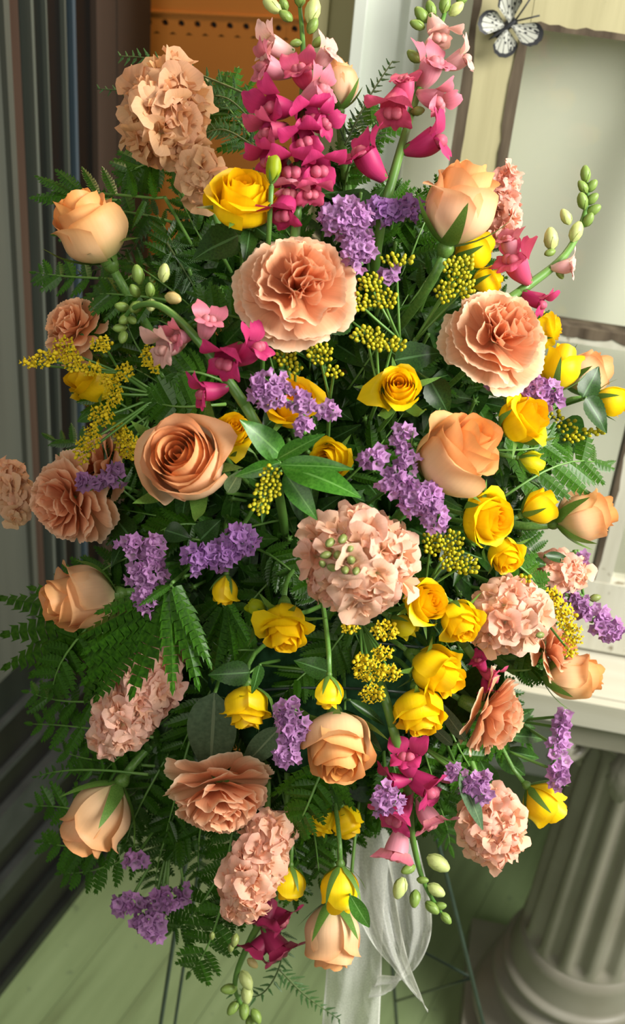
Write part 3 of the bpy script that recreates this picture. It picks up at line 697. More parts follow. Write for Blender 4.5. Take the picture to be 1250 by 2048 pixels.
# ------------------------------------------------------------------ carnations
def carn_petal(L, W, frill, seed, nu=17, nv=7):
    r = np.random.RandomState(seed); u = np.linspace(-1, 1, nu)[None, :]; v = np.linspace(0, 1, nv)[:, None]
    w = W * (.16 + .84 * sstep(v, .1, .85)); p = r.rand(4) * 6.28
    saw = .028 * (np.arange(nu) % 2)[None, :] * (v > .95)
    rad = L * (v * (1 - .16 * u ** 2) + saw + .03 * np.sin(u * 4 + p[0]) * v ** 2)
    xx = w * u * 1.0
    zz = frill * (v ** 2) * (np.sin(u * 3.6 + p[1]) * .62 + np.sin(u * 7 + p[2]) * .26) + .25 * L * (v ** 2) * r.uniform(-.3, .35)
    return np.stack([rad + 0 * u, xx + 0 * v, zz], -1)       # +x outwards, y across, z towards flower axis
def carnation(x, y, d, ang, tilt, label, fwd, seed, tint=(1, 1, 1), n=44):
    dep = depth(x, y) - fwd; s = d * dep / F; ax = cdir(ang, tilt); base = at(x, y, dep) - ax * s * .22
    root = thing('carnation', label, 'carnation', basis(base, ax, None, seed * 1.3, s), 'peach carnations')
    rr = random.Random(seed)
    for k in range(n):
        f = k / (n - 1)                                        # 0 outer .. 1 centre
        el = math.radians(-14 + 96 * f ** .85 + rr.uniform(-9, 9)); phi = k * 2.39996 + rr.uniform(-.2, .2)
        L = (.54 - .10 * f) * rr.uniform(.9, 1.06); W = (.34 - .17 * f) * rr.uniform(.85, 1.15)
        g = carn_petal(L, W, .045 + .05 * f, seed * 97 + k)
        Mx = Matrix.Rotation(phi, 4, 'Z') @ Matrix.Translation((.015 + .03 * (1 - f), 0, -.05 + .10 * f)) @ Matrix.Rotation(-el, 4, 'Y')
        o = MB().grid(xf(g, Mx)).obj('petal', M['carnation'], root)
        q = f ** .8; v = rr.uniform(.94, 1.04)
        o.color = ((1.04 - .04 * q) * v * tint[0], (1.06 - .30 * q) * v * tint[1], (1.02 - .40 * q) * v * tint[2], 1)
    MB().lathe([(.04, -.36), (.085, -.33), (.10, -.2), (.105, -.1), (.12, -.03)], 12).obj('calyx', M['sepal'], root)
    add_stem(root, base - ax * s * .35, ax, .0022, seed + 700)
CARN = [(598, 562, 212, 62, 74, 'big ruffled peach carnation facing forward at top centre', .04), (1008, 662, 190, 48, 62, 'ruffled peach carnation at the right in front of the sash', .04),
        (135, 648, 128, 140, 42, 'small peach carnation behind the goldenrod tip at left', .0), (118, 1008, 168, 205, 42, 'large peach carnation at left with smooth broad lower petals', .02),
        (440, 1608, 190, 278, 34, 'peach carnation hanging face down beside the closed hanging rose', .03), (1000, 1437, 156, 335, 8, 'peach carnation seen in profile above the small lilac sprig', .03),
        (1118, 1298, 116, 15, 22, 'peach carnation between goldenrod and the rose at the table edge', .0), (190, 925, 128, 160, 30, 'shaded tan carnation above the dim lilac sprig', -.03)]
for i, (x, y, d, a, t, l, fw) in enumerate(CARN):
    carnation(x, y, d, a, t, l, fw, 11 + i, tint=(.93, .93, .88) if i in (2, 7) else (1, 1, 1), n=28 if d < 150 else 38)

# ------------------------------------------------------------------ stock
def stock_petal_mesh(seed):
    r = np.random.RandomState(seed); u = np.linspace(-1, 1, 7)[None, :]; v = np.linspace(0, 1, 6)[:, None]
    w = .36 * (.22 + .78 * sstep(v, .05, .8)); p = r.rand(3) * 6.28
    x = .58 * v * (1 - .36 * np.abs(u) ** 2.4 * v + .06 * np.sin(u * 4 + p[1])) + 0 * u
    z = .16 * np.sin(v * 2.6) + .09 * v ** 2 * np.sin(u * 3.2 + p[0]) + .15 * u ** 2 * v * r.uniform(-.5, 1.0) + r.uniform(-.22, .16) * v ** 2
    return MB().grid(np.stack([x, w * u, z], -1)).mesh('petal', M['stock'])
STP = [stock_petal_mesh(i) for i in range(8)]
def stock_core_mesh(seed):
    r = random.Random(seed); b = MB()
    for k in range(5):
        g = np.zeros((5, 7, 3)); q0 = r.uniform(0, 6)
        for i, v in enumerate(np.linspace(0, 1, 5)):
            for j, w in enumerate(np.linspace(-1, 1, 7)):
                g[i, j] = (.03 + .20 * v + .07 * v * math.sin(w * 4 + q0), w * .21 * (.3 + .7 * v), .34 * v - .09 * w * w + .05 * v * math.sin(w * 5 + q0))
        b.grid(xf(g, Matrix.Rotation(k * 1.2566 + r.uniform(-.4, .4), 4, 'Z') @ Matrix.Rotation(r.uniform(-.4, .4), 4, 'X') @ Matrix.Rotation(r.uniform(-.35, .3), 4, 'Y')))
    return b.mesh('floret', M['stock'])
STC = [stock_core_mesh(i) for i in range(4)]
def bud_mesh(nm, mat, L=1.0, W=.33):
    b = MB(); prof = [(.06, -.5 * L), (W * .8, -.3 * L), (W, -.02 * L), (W * .85, .25 * L), (W * .5, .44 * L), (.08, .52 * L)]; b.lathe(prof, 9)
    for k in range(4):
        g = np.zeros((4, 3, 3))
        for i, t in enumerate((0, .35, .7, 1)):
            for j, s in enumerate((-1, 0, 1)):
                a = k * 1.57 + s * .55 * (1 - t) ** .6; rad = np.interp(-.5 * L + t * .62 * L, [-.5 * L, -.3 * L, -.02 * L, .25 * L], [.10, W * .85, W * 1.06, W * .9]); g[i, j] = (rad * math.cos(a), rad * math.sin(a), (-.5 + t * .62) * L)
        b.grid(g)
    return b.mesh(nm, mat)
BUDM = bud_mesh('bud', M['bud'])
def stock(x, y, la, lb, ang, tilt, fl, label, fwd, seed, tint=(1, 1, 1), buds=(), stemt=None):
    dep = depth(x, y) - fwd; k0 = dep / F; ax = cdir(ang, tilt); c = at(x, y, dep)
    A = cdir(ang, 0); B = cdir(ang + 90, 0); Cc = -FW
    rr = random.Random(seed); lc = min(la, lb) * .8
    root = thing('stock_flower', label, 'stock flower', Matrix.Translation(c) , 'pale pink stock stems')
    area_ = math.pi * la * lb; n = int(area_ * 2.8 / (fl * fl * .62)) + 4; fl *= 1.12
    for i in range(n):
        w = 1 - 2 * (i + .5) / n; q = math.sqrt(1 - w * w); a = i * 2.39996
        nx, ny, nz = q * math.cos(a), q * math.sin(a), w
        if nz < -.25: continue
        nx += rr.uniform(-.1, .1); ny += rr.uniform(-.1, .1)
        ee = .5 * fl
        p = A * (nx * (la - ee * 1.05)) + B * (ny * (lb - ee * 1.05)) + Cc * (nz * (lc - ee * .4))
        nm = (A * (nx / la) + B * (ny / lb) + Cc * (nz / lc + .25 / lc)).normalized()
        nm = (nm + Vector((rr.uniform(-.3, .3), rr.uniform(-.3, .3), rr.uniform(-.3, .3)))).normalized()
        s = fl * k0 * rr.uniform(.9, 1.2)
        fo = put('floret', STC[rr.randrange(4)], root, basis(p * k0, nm, None, rr.uniform(0, 6.28), s))
        v = rr.uniform(.93, 1.05); pk = rr.uniform(-.05, .06)
        tn = (tint[0] * v, (tint[1] - pk) * v, (tint[2] - pk * .3) * v, 1); fo.color = (tn[0], tn[1] * .95, tn[2] * .86, 1)
        for j in range(5):
            put('petal', STP[rr.randrange(8)], fo, Matrix.Rotation(j * 1.2566 + rr.uniform(-.25, .25), 4, 'Z') @ Matrix.Rotation(rr.uniform(-.55, .30), 4, 'Y') @ Matrix.Rotation(rr.uniform(-.3, .3), 4, 'X'), tn)
    for bx, by, bs in buds:
        p = at(bx, by, dep - lc * k0 * 1.12) if tilt > 50 else at(bx, by, dep)
        put('bud', BUDM, root, basis(p - c, (cdir(ang, tilt) + Vector((rr.uniform(-.5, .5), rr.uniform(-.5, .5), rr.uniform(-.5, .5)))).normalized(), None, 0, bs * k0), (.62, .64, .48, 1))
    add_stem(root, c - ax * (la * k0 * .2), ax, .0026, seed + 300, straight=la * k0, target=stemt)
PK = (1.0, .99, .99); PE_ = (.98, .97, .80)
STK = [(328, 226, 118, 98, 80, 25, 74, 'tall cream peach stock head before the orange pegboard', .0, (.92, .88, .66), ()),
       (398, 352, 68, 52, 110, 20, 58, 'cream stock florets spilling behind the largest yellow rose', -.02, (.92, .88, .66), ()),
       (716, 1122, 124, 120, 190, 70, 66, 'largest round pink stock head with a cluster of green buds in it', .05, PK,
        [(660, 1085, 26), (685, 1078, 26), (700, 1095, 24), (652, 1110, 24), (676, 1110, 28), (702, 1120, 26), (664, 1135, 24), (690, 1140, 24), (712, 1142, 22), (645, 1128, 20)]),
       (274, 1392, 138, 76, 55, 15, 52, 'pale pink stock head at lower left partly covered by fern', .0, (1.0, .98, 1.02), [(250, 1475, 22)]),
       (1016, 1232, 92, 84, 200, 62, 54, 'round pink stock head at right beside tight yellow rose', .03, PK, [(1080, 1270, 20)]),
       (983, 1648, 86, 74, 280, 40, 50, 'lowest round pink stock head, at right near the column', .03, (1.02, .98, .96), ()),
       (512, 1735, 122, 66, 250, 10, 54, 'long peach stock tail hanging beside the closed yellow bud', .04, (1.0, .97, .93), [(470, 1880, 26), (424, 1872, 18), (462, 1895, 20)]),
       (1006, 412, 84, 40, 85, 8, 40, 'pink stock spike behind the tall pale peach rose', -.03, (1.02, .90, .98), ()),
       (1116, 1142, 68, 46, 350, 10, 46, 'pink stock head under the sideways peach rose at right', -.01, (1.03, .97, .97), [(1190, 1196, 24)]),
       (28, 985, 72, 38, 100, 10, 44, 'tan stock florets at the far left edge beside the carnation', -.01, (.92, .90, .74), ()),
       (566, 1655, 48, 34, 240, 10, 44, 'small stock cluster right of the hanging carnation', .0, (.98, .94, .92), ())]
for i, (x, y, la, lb, a, t, fl_, l, fw, tn, bd) in enumerate(STK):
    stock(x, y, la, lb, a, t, fl_, l, fw, 60 + i, tn, bd)

# ------------------------------------------------------------------ snapdragons
def snap_tube_mesh():
    b = MB(); P = np.zeros((9, 12, 3))
    for i, t in enumerate(np.linspace(0, 1, 9)):
        r = .11 + .19 * math.sin(min(1, t * 1.15) * 1.45) - .03 * t 
        for k in range(12):
            a = 2 * math.pi * k / 12; P[i, k] = (r * math.cos(a) * (1 + .15 * t), r * math.sin(a) - .05 * math.sin(t * 3), -.55 + .72 * t)
    uv = [(k / 11, .75 * i / 8) for i in range(9) for k in range(12)]
    return b.grid(P, uv, close=True).mesh('floret', M['snap'])
def lobe_grid(L, W, ang, curl, az, seed, n=8, nu=9):
    r = np.random.RandomState(seed + 5); p = r.rand(3) * 6.28; g = np.zeros((n, nu, 3))
    m = 40; tt = np.linspace(0, 1, m); dd = ang + curl * tt; yy = np.cumsum(np.sin(dd)) * L / m; zz = np.cumsum(np.cos(dd)) * L / m
    for i in range(n):
        t = i / (n - 1)
        for j in range(nu):
            q = j / (nu - 1) * 2 - 1; te = t * (1 - .42 * abs(q) ** 2.2)
            w = W * (.42 + .58 * math.sin(math.pi * (.08 + t * .50)))
            rf = .060 * t * t * math.sin(q * 4 + p[0]) + .022 * t * math.sin(q * 9 + p[1])
            y, z = np.interp(te, tt, yy), np.interp(te, tt, zz)
            g[i, j] = (w * q, .15 + y + rf, .12 + z + rf * .6)
    return xf(g, Matrix.Rotation(az, 4, 'Z'))
def snap_lips(seed):
    up = MB(); 
    for q in (-1, 1): up.grid(xf(lobe_grid(.60, .30, .10, 1.7, 0, seed + q), Matrix.Translation((.17 * q, 0, 0)) @ Matrix.Rotation(-.38 * q, 4, 'Z')))
    lo = MB()
    for q in (-1, 0, 1): lo.grid(lobe_grid(.50 if q else .44, .26, .30, 1.9, math.pi + q * .72, seed + 10 + q))
    pal = MB(); pal.ball((-.085, -.10, .24), .15, 5, 9); pal.ball((.085, -.10, .24), .15, 5, 9)
    return up.mesh('upper_lip', M['snap']), lo.mesh('lower_lip', M['snap']), pal.mesh('palate', M['snap'])
SNT = snap_tube_mesh(); SNL = [snap_lips(i * 50) for i in range(4)]
calm = MB()
for k in range(5):
    g = np.zeros((4, 3, 3))
    for i, t in enumerate((0, .4, .75, 1)):
        for j, s in enumerate((-1, 0, 1)):
            a = k * 1.2566 + s * .5 * (1 - t) ** .7; rad = .09 + .07 * math.sin(t * 2); g[i, j] = (rad * math.cos(a), rad * math.sin(a), -.58 + .26 * t)
    calm.grid(g)
SNC = calm.mesh('calyx', M['sepal'])
SCOL = {'m': (.62, .07, .27), 'd': (.40, .045, .15), 'p': (.82, .38, .46), 'l': (.97, .92, .72), 'q': (.76, .18, .34)}
def snapdragon(path, florets, buds, label, seed, fwd=0.0, stem_in=True):
    rr = random.Random(seed)
    P3 = [at(x, y, depth(x, y) - fwd - z) for x, y, z in path]; cl = catmull(P3, 6)
    c = P3[-1]; root = thing('snapdragon', label, 'snapdragon', Matrix.Translation(c), 'snapdragon stems')
    kk = depth(path[-1][0], path[-1][1]) / F
    n = len(cl); MB().tube([p - c for p in cl], [(.0012 + .0026 * i / n) for i in range(n)], 7).obj('stem', M['stem'], root)
    for x, y, s, a, t, cc in florets:
        dp = depth(x, y) - fwd - .012; sz = s * dp / F * 1.02; ax = cdir(a, t); p = at(x, y, dp) - c
        yh = UP.cross(ax)
        fo = put('floret', SNT, root, basis(p, ax, yh if yh.length > .1 else None, rr.uniform(-.4, .4), sz))
        C1 = SCOL[cc]; v = rr.uniform(.92, 1.1); tn = (min(1, C1[0] * v), C1[1] * v, C1[2] * v, 1)
        fo.color = tuple(.35 * .95 + .65 * q for q in tn[:3]) + (1,) if cc in 'pl' else tn
        u3, l3, p3 = SNL[rr.randrange(4)]
        put('upper_lip', u3, fo, None, tn); put('lower_lip', l3, fo, None, tn)
        put('palate', p3, fo, None, tuple(.75 * q + .25 * w for q, w in zip(tn[:3], (.95, .75, .55))) + (1,))
        put('calyx', SNC, fo)
    for x, y, s, a, t, cc in buds:
        dp = depth(x, y) - fwd - .006; ax = cdir(a, t)
        put('bud', BUDM, root, basis(at(x, y, dp) - c, ax, None, rr.uniform(0, 6), (.80 if cc == 'l' else .92) * s * dp / F), {'g': (.62, .80, .45, 1), 'l': (1.5, 1.45, 1.5, 1), 'p': (1.75, 1.15, 1.3, 1)}[cc])
    if stem_in:
        add_stem(root, P3[-1], (cl[-3] - cl[-1]).normalized(), .0036, seed)
    return root
snapdragon([(596, -30, 0), (607, 120, 0), (600, 280, .0), (592, 450, 0)],
  [(543, 133, 78, 165, 25, 'p'), (604, 148, 70, 120, 45, 'q'), (632, 180, 72, 20, 35, 'p'), (552, 212, 88, 190, 40, 'm'), (612, 228, 78, 310, 55, 'm'), (541, 258, 74, 200, 35, 'q'), (640, 243, 66, 350, 35, 'm'),
   (606, 272, 76, 270, 55, 'm'), (543, 312, 72, 215, 40, 'm'), (632, 325, 84, 300, 40, 'm'), (584, 330, 88, 265, 60, 'm'), (620, 372, 70, 285, 35, 'q'), (582, 372, 66, 265, 40, 'p'), (567, 412, 80, 250, 25, 'm'), (550, 90, 74, 170, 30, 'l'), (648, 112, 60, 40, 25, 'l')],
  [(545, 12, 52, 150, 10, 'l'), (572, 32, 34, 150, 20, 'g'), (625, 22, 62, 75, 10, 'l'), (625, 52, 36, 60, 20, 'g'), (592, 86, 28, 200, 30, 'g'), (636, 84, 30, 40, 20, 'g'), (600, -5, 40, 90, 10, 'g'), (568, 8, 30, 120, 20, 'g')],
  'tall dense magenta snapdragon spike rising at top centre', 201, .02)
snapdragon([(908, -30, 0), (872, 80, 0), (822, 230, 0), (772, 405, 0)],
  [(876, 58, 70, 290, 25, 'l'), (858, 138, 82, 60, 35, 'p'), (916, 118, 66, 20, 20, 'l'), (868, 196, 72, 330, 30, 'p'), (790, 205, 88, 250, 30, 'q'), (856, 282, 92, 20, 20, 'm'), (738, 318, 92, 130, 20, 'm'), (812, 175, 60, 100, 20, 'q')],
  [(843, 30, 40, 130, 10, 'g'), (835, 50, 34, 160, 10, 'g'), (828, 113, 36, 140, 10, 'g'), (835, 222, 32, 0, 30, 'g'), (912, 18, 44, 40, 10, 'l'), (890, 8, 40, 80, 10, 'g'), (925, -5, 36, 60, 10, 'g'), (862, 18, 36, 110, 10, 'g')],
  'loose pink and magenta snapdragon spike leaning right beside the sash', 202, .0)
snapdragon([(1172, 340, 0), (1172, 420, 0), (1130, 510, 0), (1038, 585, 0)],
  [(1036, 530, 86, 130, 35, 'q'), (1130, 532, 50, 5, 10, 'l'), (1074, 598, 60, 330, 20, 'm'), (1020, 490, 56, 110, 20, 'p')],
  [(1171, 348, 36, 95, 10, 'g'), (1166, 374, 32, 130, 20, 'g'), (1183, 372, 32, 50, 20, 'g'), (1165, 402, 38, 110, 30, 'g'), (1184, 398, 32, 40, 20, 'g'), (1187, 420, 34, 30, 20, 'g'), (1176, 440, 34, 60, 30, 'g'), (1132, 434, 42, 120, 10, 'l'), (1102, 478, 56, 95, 10, 'l'), (1152, 464, 52, 70, 10, 'l'), (1100, 505, 26, 200, 10, 'g'), (1120, 548, 24, 300, 10, 'g')],
  'thin green tipped snapdragon arching right across the sash glass', 203, .0)
snapdragon([(240, 668, 0), (262, 620, .01), (320, 612, .015), (400, 685, .01), (490, 810, 0)],
  [(336, 690, 76, 200, 40, 'l'), (414, 650, 66, 70, 35, 'p'), (458, 712, 84, 230, 45, 'm'), (500, 700, 78, 40, 30, 'm'), (418, 780, 72, 190, 20, 'm'), (360, 672, 56, 190, 40, 'p')],
  [(276, 549, 42, 100, 20, 'g'), (328, 546, 46, 80, 20, 'l'), (346, 596, 42, 340, 30, 'p'), (300, 580, 34, 90, 40, 'g'), (270, 582, 34, 120, 40, 'g'), (302, 610, 40, 270, 40, 'l'), (272, 614, 40, 230, 50, 'g'), (245, 614, 34, 170, 30, 'g'), (251, 638, 36, 220, 40, 'g'), (264, 640, 28, 320, 40, 'g'), (240, 656, 32, 190, 30, 'g'), (246, 674, 32, 260, 30, 'g')],
  'snapdragon with nodding pale green tip and magenta throat at left', 204, .04)
snapdragon([(896, 1846, 0), (850, 1770, 0), (826, 1680, 0), (815, 1580, 0), (785, 1450, 0)],
  [(850, 1566, 88, 330, 30, 'm'), (816, 1522, 74, 100, 35, 'm'), (797, 1620, 84, 230, 35, 'm'), (794, 1692, 78, 255, 20, 'p'), (857, 1630, 72, 300, 25, 'p'), (790, 1560, 60, 180, 20, 'm')],
  [(876, 1726, 62, 330, 10, 'l'), (800, 1776, 54, 250, 10, 'l'), (872, 1780, 48, 330, 10, 'l'), (830, 1797, 38, 260, 20, 'g'), (864, 1815, 36, 320, 20, 'g'), (880, 1812, 28, 10, 20, 'g'), (892, 1836, 30, 310, 10, 'g'), (817, 1738, 34, 200, 20, 'g'), (845, 1760, 26, 0, 20, 'g')],
  'magenta snapdragon hanging down with pale buds before the ribbon', 205, .03)
snapdragon([(505, 2046, 0), (470, 1975, 0), (496, 1890, 0), (565, 1770, 0)],
  [(530, 1822, 80, 250, 25, 'd'), (552, 1888, 76, 310, 25, 'd'), (520, 1890, 64, 230, 20, 'd'), (556, 1830, 64, 330, 20, 'd')],
  [(505, 1926, 28, 320, 10, 'p'), (458, 1978, 36, 180, 20, 'g'), (492, 1960, 50, 300, 20, 'l'), (494, 1988, 46, 270, 20, 'l'), (466, 2016, 34, 230, 20, 'g'), (488, 2022, 36, 270, 30, 'g'), (512, 2032, 34, 300, 20, 'g'), (500, 2046, 30, 270, 10, 'g')],
  'dark crimson snapdragon hanging lowest with a green budded tail', 206, .0)
snapdragon([(985, 1385, 0), (970, 1345, .0), (930, 1290, 0)], [(962, 1326, 40, 120, 25, 'm'), (980, 1348, 46, 330, 30, 'q'), (972, 1372, 34, 280, 20, 'm')], [],
  'small magenta snapdragon tip showing under the round pink stock head', 207, .0)

# ------------------------------------------------------------------ statice
def statice_mesh(seed):
    r = random.Random(seed); n = 10; b = MB(); P = np.zeros((4, n, 3))
    for i, (rad, z) in enumerate(((.07, -.45), (.16, -.1), (.34, .12), (.5, .16))):
        for k in range(n):
            a = 2 * math.pi * k / n; e = (1 + (.16 if k % 2 else -.12) * (i == 3)) * r.uniform(.92, 1.08)
            P[i, k] = (rad * e * math.cos(a), rad * e * math.sin(a), z + (.16 * (k % 2) * (i >= 2)) + r.uniform(-.04, .04))
    return b.grid(P, close=True).mesh('floret', M['statice'])
STA = [statice_mesh(i) for i in range(6)]
def statice(blobs, label, seed, fwd=.03, stem_to=None, tint=(1, 1, 1), fl=21, stem_from=None):
    rr = random.Random(seed); cx = sum(b[0] for b in blobs) / len(blobs); cy = sum(b[1] for b in blobs) / len(blobs)
    dep = depth(cx, cy) - fwd; c = at(cx, cy, dep)
    root = thing('statice_sprig', label, 'statice', Matrix.Translation(c), 'lilac statice sprigs')
    st = at(stem_to[0], stem_to[1], dep + .03) if stem_to else None
    bt = MB()
    for bx, by, rx, ry in blobs:
        n = max(6, int(math.pi * rx * ry / 118)); pc = at(bx, by, dep)
        for i in range(n):
            q = math.sqrt((i + .5) / n); a = i * 2.39996 + seed
            px, py = q * math.cos(a), q * math.sin(a); h = math.sqrt(max(0, 1 - q * q)); k0 = dep / F
            jx, jy = rr.uniform(-6, 6), rr.uniform(-6, 6)
            p = pc + (RT * (px * rx * .88 + jx) + UP * (py * ry * .88 + jy)) * k0 - FW * ((h * min(rx, ry) * .7 + rr.uniform(-5, 7)) * k0)
            nm = (RT * px + UP * py * .8 - FW * (h + .35) + Vector((rr.uniform(-.7, .7), rr.uniform(-.7, .7), rr.uniform(-.7, .7)))).normalized()
            v = rr.uniform(.7, 1.2)
            put('floret', STA[rr.randrange(6)], root, basis(p - c, nm, None, rr.uniform(0, 6), fl * k0 * rr.uniform(.75, 1.25)), (tint[0] * v, tint[1] * v * rr.uniform(.92, 1.05), tint[2] * v, 1))
        for i in range(10):                                    # scaly green bracts at the back
            a = i * .63; bt.ball(pc - c + (RT * (math.cos(a) * rx * .6) + UP * (math.sin(a) * ry * .6)) * dep / F + FW * .006, 7 * dep / F, 3, 5)
        j = st if st else at(cx, cy, dep + .03)
        bt.tube([p - c for p in bez(pc + FW * .004, pc + FW * .012, j.lerp(pc, .4), j, 6)], .0013, 5)
    bt.obj('branches', M['stem'], root)
    add_stem(root, st if st else at(cx, cy, dep + .03), -FW, .0016, seed, straight=.02)
STAT = [([(690, 440, 55, 40), (715, 500, 36, 40)], 'broad lilac statice sprig right above the big carnation', .03), ([(762, 425, 42, 30), (816, 420, 36, 27)], 'dark lilac statice sprig left of the tall pale peach rose', .0),
        ([(540, 782, 48, 36), (606, 806, 26, 22), (655, 822, 22, 17), (605, 850, 16, 22)], 'lilac statice sprig lying across the orange yellow rose', .05),
        ([(840, 1000, 46, 38), (868, 1036, 26, 28), (790, 962, 36, 28), (745, 914, 30, 18), (803, 880, 20, 30), (815, 926, 22, 18)], 'long lilac statice cone below the deep peach rose', .05),
        ([(310, 1102, 24, 30), (295, 1150, 42, 34), (298, 1196, 32, 30), (265, 1090, 26, 19)], 'lilac statice sprig right of the sideways peach rose', .04), ([(482, 1082, 34, 32), (440, 1110, 40, 28), (395, 1118, 28, 30)], 'violet statice sprig above the closed hanging yellow bud', .03),
        ([(574, 1420, 24, 25), (586, 1460, 32, 30), (576, 1502, 28, 30)], 'lilac statice sprig hanging left of the hanging peach rose', .04), ([(1075, 780, 50, 24), (985, 768, 18, 14), (1105, 802, 14, 20)], 'lilac statice sprig below the right-hand carnation', .02),
        ([(1156, 1115, 15, 17), (1120, 1187, 15, 22), (1155, 1202, 20, 22), (1191, 1230, 26, 20), (1216, 1258, 33, 22)], 'lilac statice sprig reaching right over the white table top', .01), ([(774, 1598, 30, 36)], 'small lilac statice tuft among the hanging magenta snapdragon', .06),
        ([(906, 1545, 14, 15), (940, 1562, 24, 18), (966, 1582, 15, 14), (962, 1560, 12, 14)], 'thin lilac statice sprig above the lowest round stock head', .06), ([(1127, 1436, 10, 20), (1121, 1458, 16, 20), (1115, 1496, 18, 24)], 'lilac statice sprig turned sideways below the table edge', .0),
        ([(1117, 1546, 17, 32)], 'lilac statice tuft above the yellow rose at the column', .03), ([(258, 1806, 38, 21), (330, 1796, 44, 22), (300, 1844, 36, 24), (370, 1790, 14, 18), (310, 1868, 18, 11)], 'large lilac statice head hanging on fanned stalks at lower left', .02),
        ([(270, 1718, 27, 15)], 'small lilac statice tuft under the closed hanging rose', .02), ([(185, 966, 40, 16), (230, 946, 16, 26)], 'dim lilac statice sprig above the large left carnation', .02), ([(775, 553, 18, 18)], 'tiny lilac statice tuft right of the big carnation', .01)]
for i, (b, l, fw) in enumerate(STAT):
    stt = {13: (345, 1650), 14: (315, 1650), 11: (1030, 1440), 12: (1010, 1500), 10: (840, 1490)}.get(i)
    tn = (.85, .85, .85) if i == 15 else ((.88, .86, 1.05) if i in (1, 5) else (1, 1, 1))
    statice(b, l, 400 + i, fw, stt, tn)

# ------------------------------------------------------------------ goldenrod
def goldenrod(blobs, label, seed, bloom=False, fwd=.03, stem_to=None, rb=4.5, dens=1.0):
    rr = random.Random(seed); cx = sum(b[0] for b in blobs) / len(blobs); cy = sum(b[1] for b in blobs) / len(blobs)
    dep = depth(cx, cy) - fwd; c = at(cx, cy, dep); k0 = dep / F
    root = thing('goldenrod_sprig', label, 'goldenrod', Matrix.Translation(c), 'goldenrod sprigs')
    j = at(stem_to[0], stem_to[1], dep + .03) if stem_to else at(cx, cy + 60, dep + .05)
    br = MB()
    for bx, by, rx, ry in blobs:
        pc = at(bx, by, dep); cl = MB(); n = max(7, int(math.pi * rx * ry / (62 if not bloom else 48) * dens))
        br.tube([p - c for p in bez(j, j.lerp(pc, .5) + FW * .01, pc + FW * .015, pc + FW * .006, 6)], .0010, 5)
        for i in range(n):
            q = math.sqrt((i + .5) / n); a = i * 2.39996 + seed; px, py = q * math.cos(a), q * math.sin(a)
            p = pc + (RT * px * rx + UP * py * ry) * k0 - FW * (rr.uniform(0, 1) * min(rx, ry) * .7 * k0)
            ax = (p - (pc + (j - pc).normalized() * .012)).normalized(); r = rb * k0 * rr.uniform(.8, 1.2)
            if bloom and rr.random() < .7:
                for m_ in range(3):
                    g = np.array([[(-.4, 0, 0), (.4, 0, 0)], [(-.55, .7, .5), (.55, .7, .5)], [(-.2, 1.4, .7), (.2, 1.4, .7)]]) * r
                    cl.grid(xf(g, basis(p - c, ax, None, m_ * 2.1 + rr.uniform(-.3, .3))), [(.5, .2), (.5, .2), (.5, .7), (.5, .7), (.5, 1), (.5, 1)])
                cl.ball(p - c, r * .6, 3, 5, ax)
            else:
                b0 = cl.n; cl.ball(p - c, r, 3, 6, ax, 1.25)
                for q_ in range(b0, cl.n): cl.uv[q_] = (.5, ((q_ - b0) // 6) / 3)
            if i % 3 == 0: br.tube([p - ax * .002 - c, (p - c).lerp(pc - c + FW * .008, .6)], .0006, 4)
        tag(cl.obj('bloom_cluster' if bloom else 'bud_cluster', M['gold' if bloom else 'goldbud'], root), kind='stuff')
    br.obj('branches', M['stem'], root)
    add_stem(root, j, (j - FC).normalized(), .0015, seed, straight=.02)
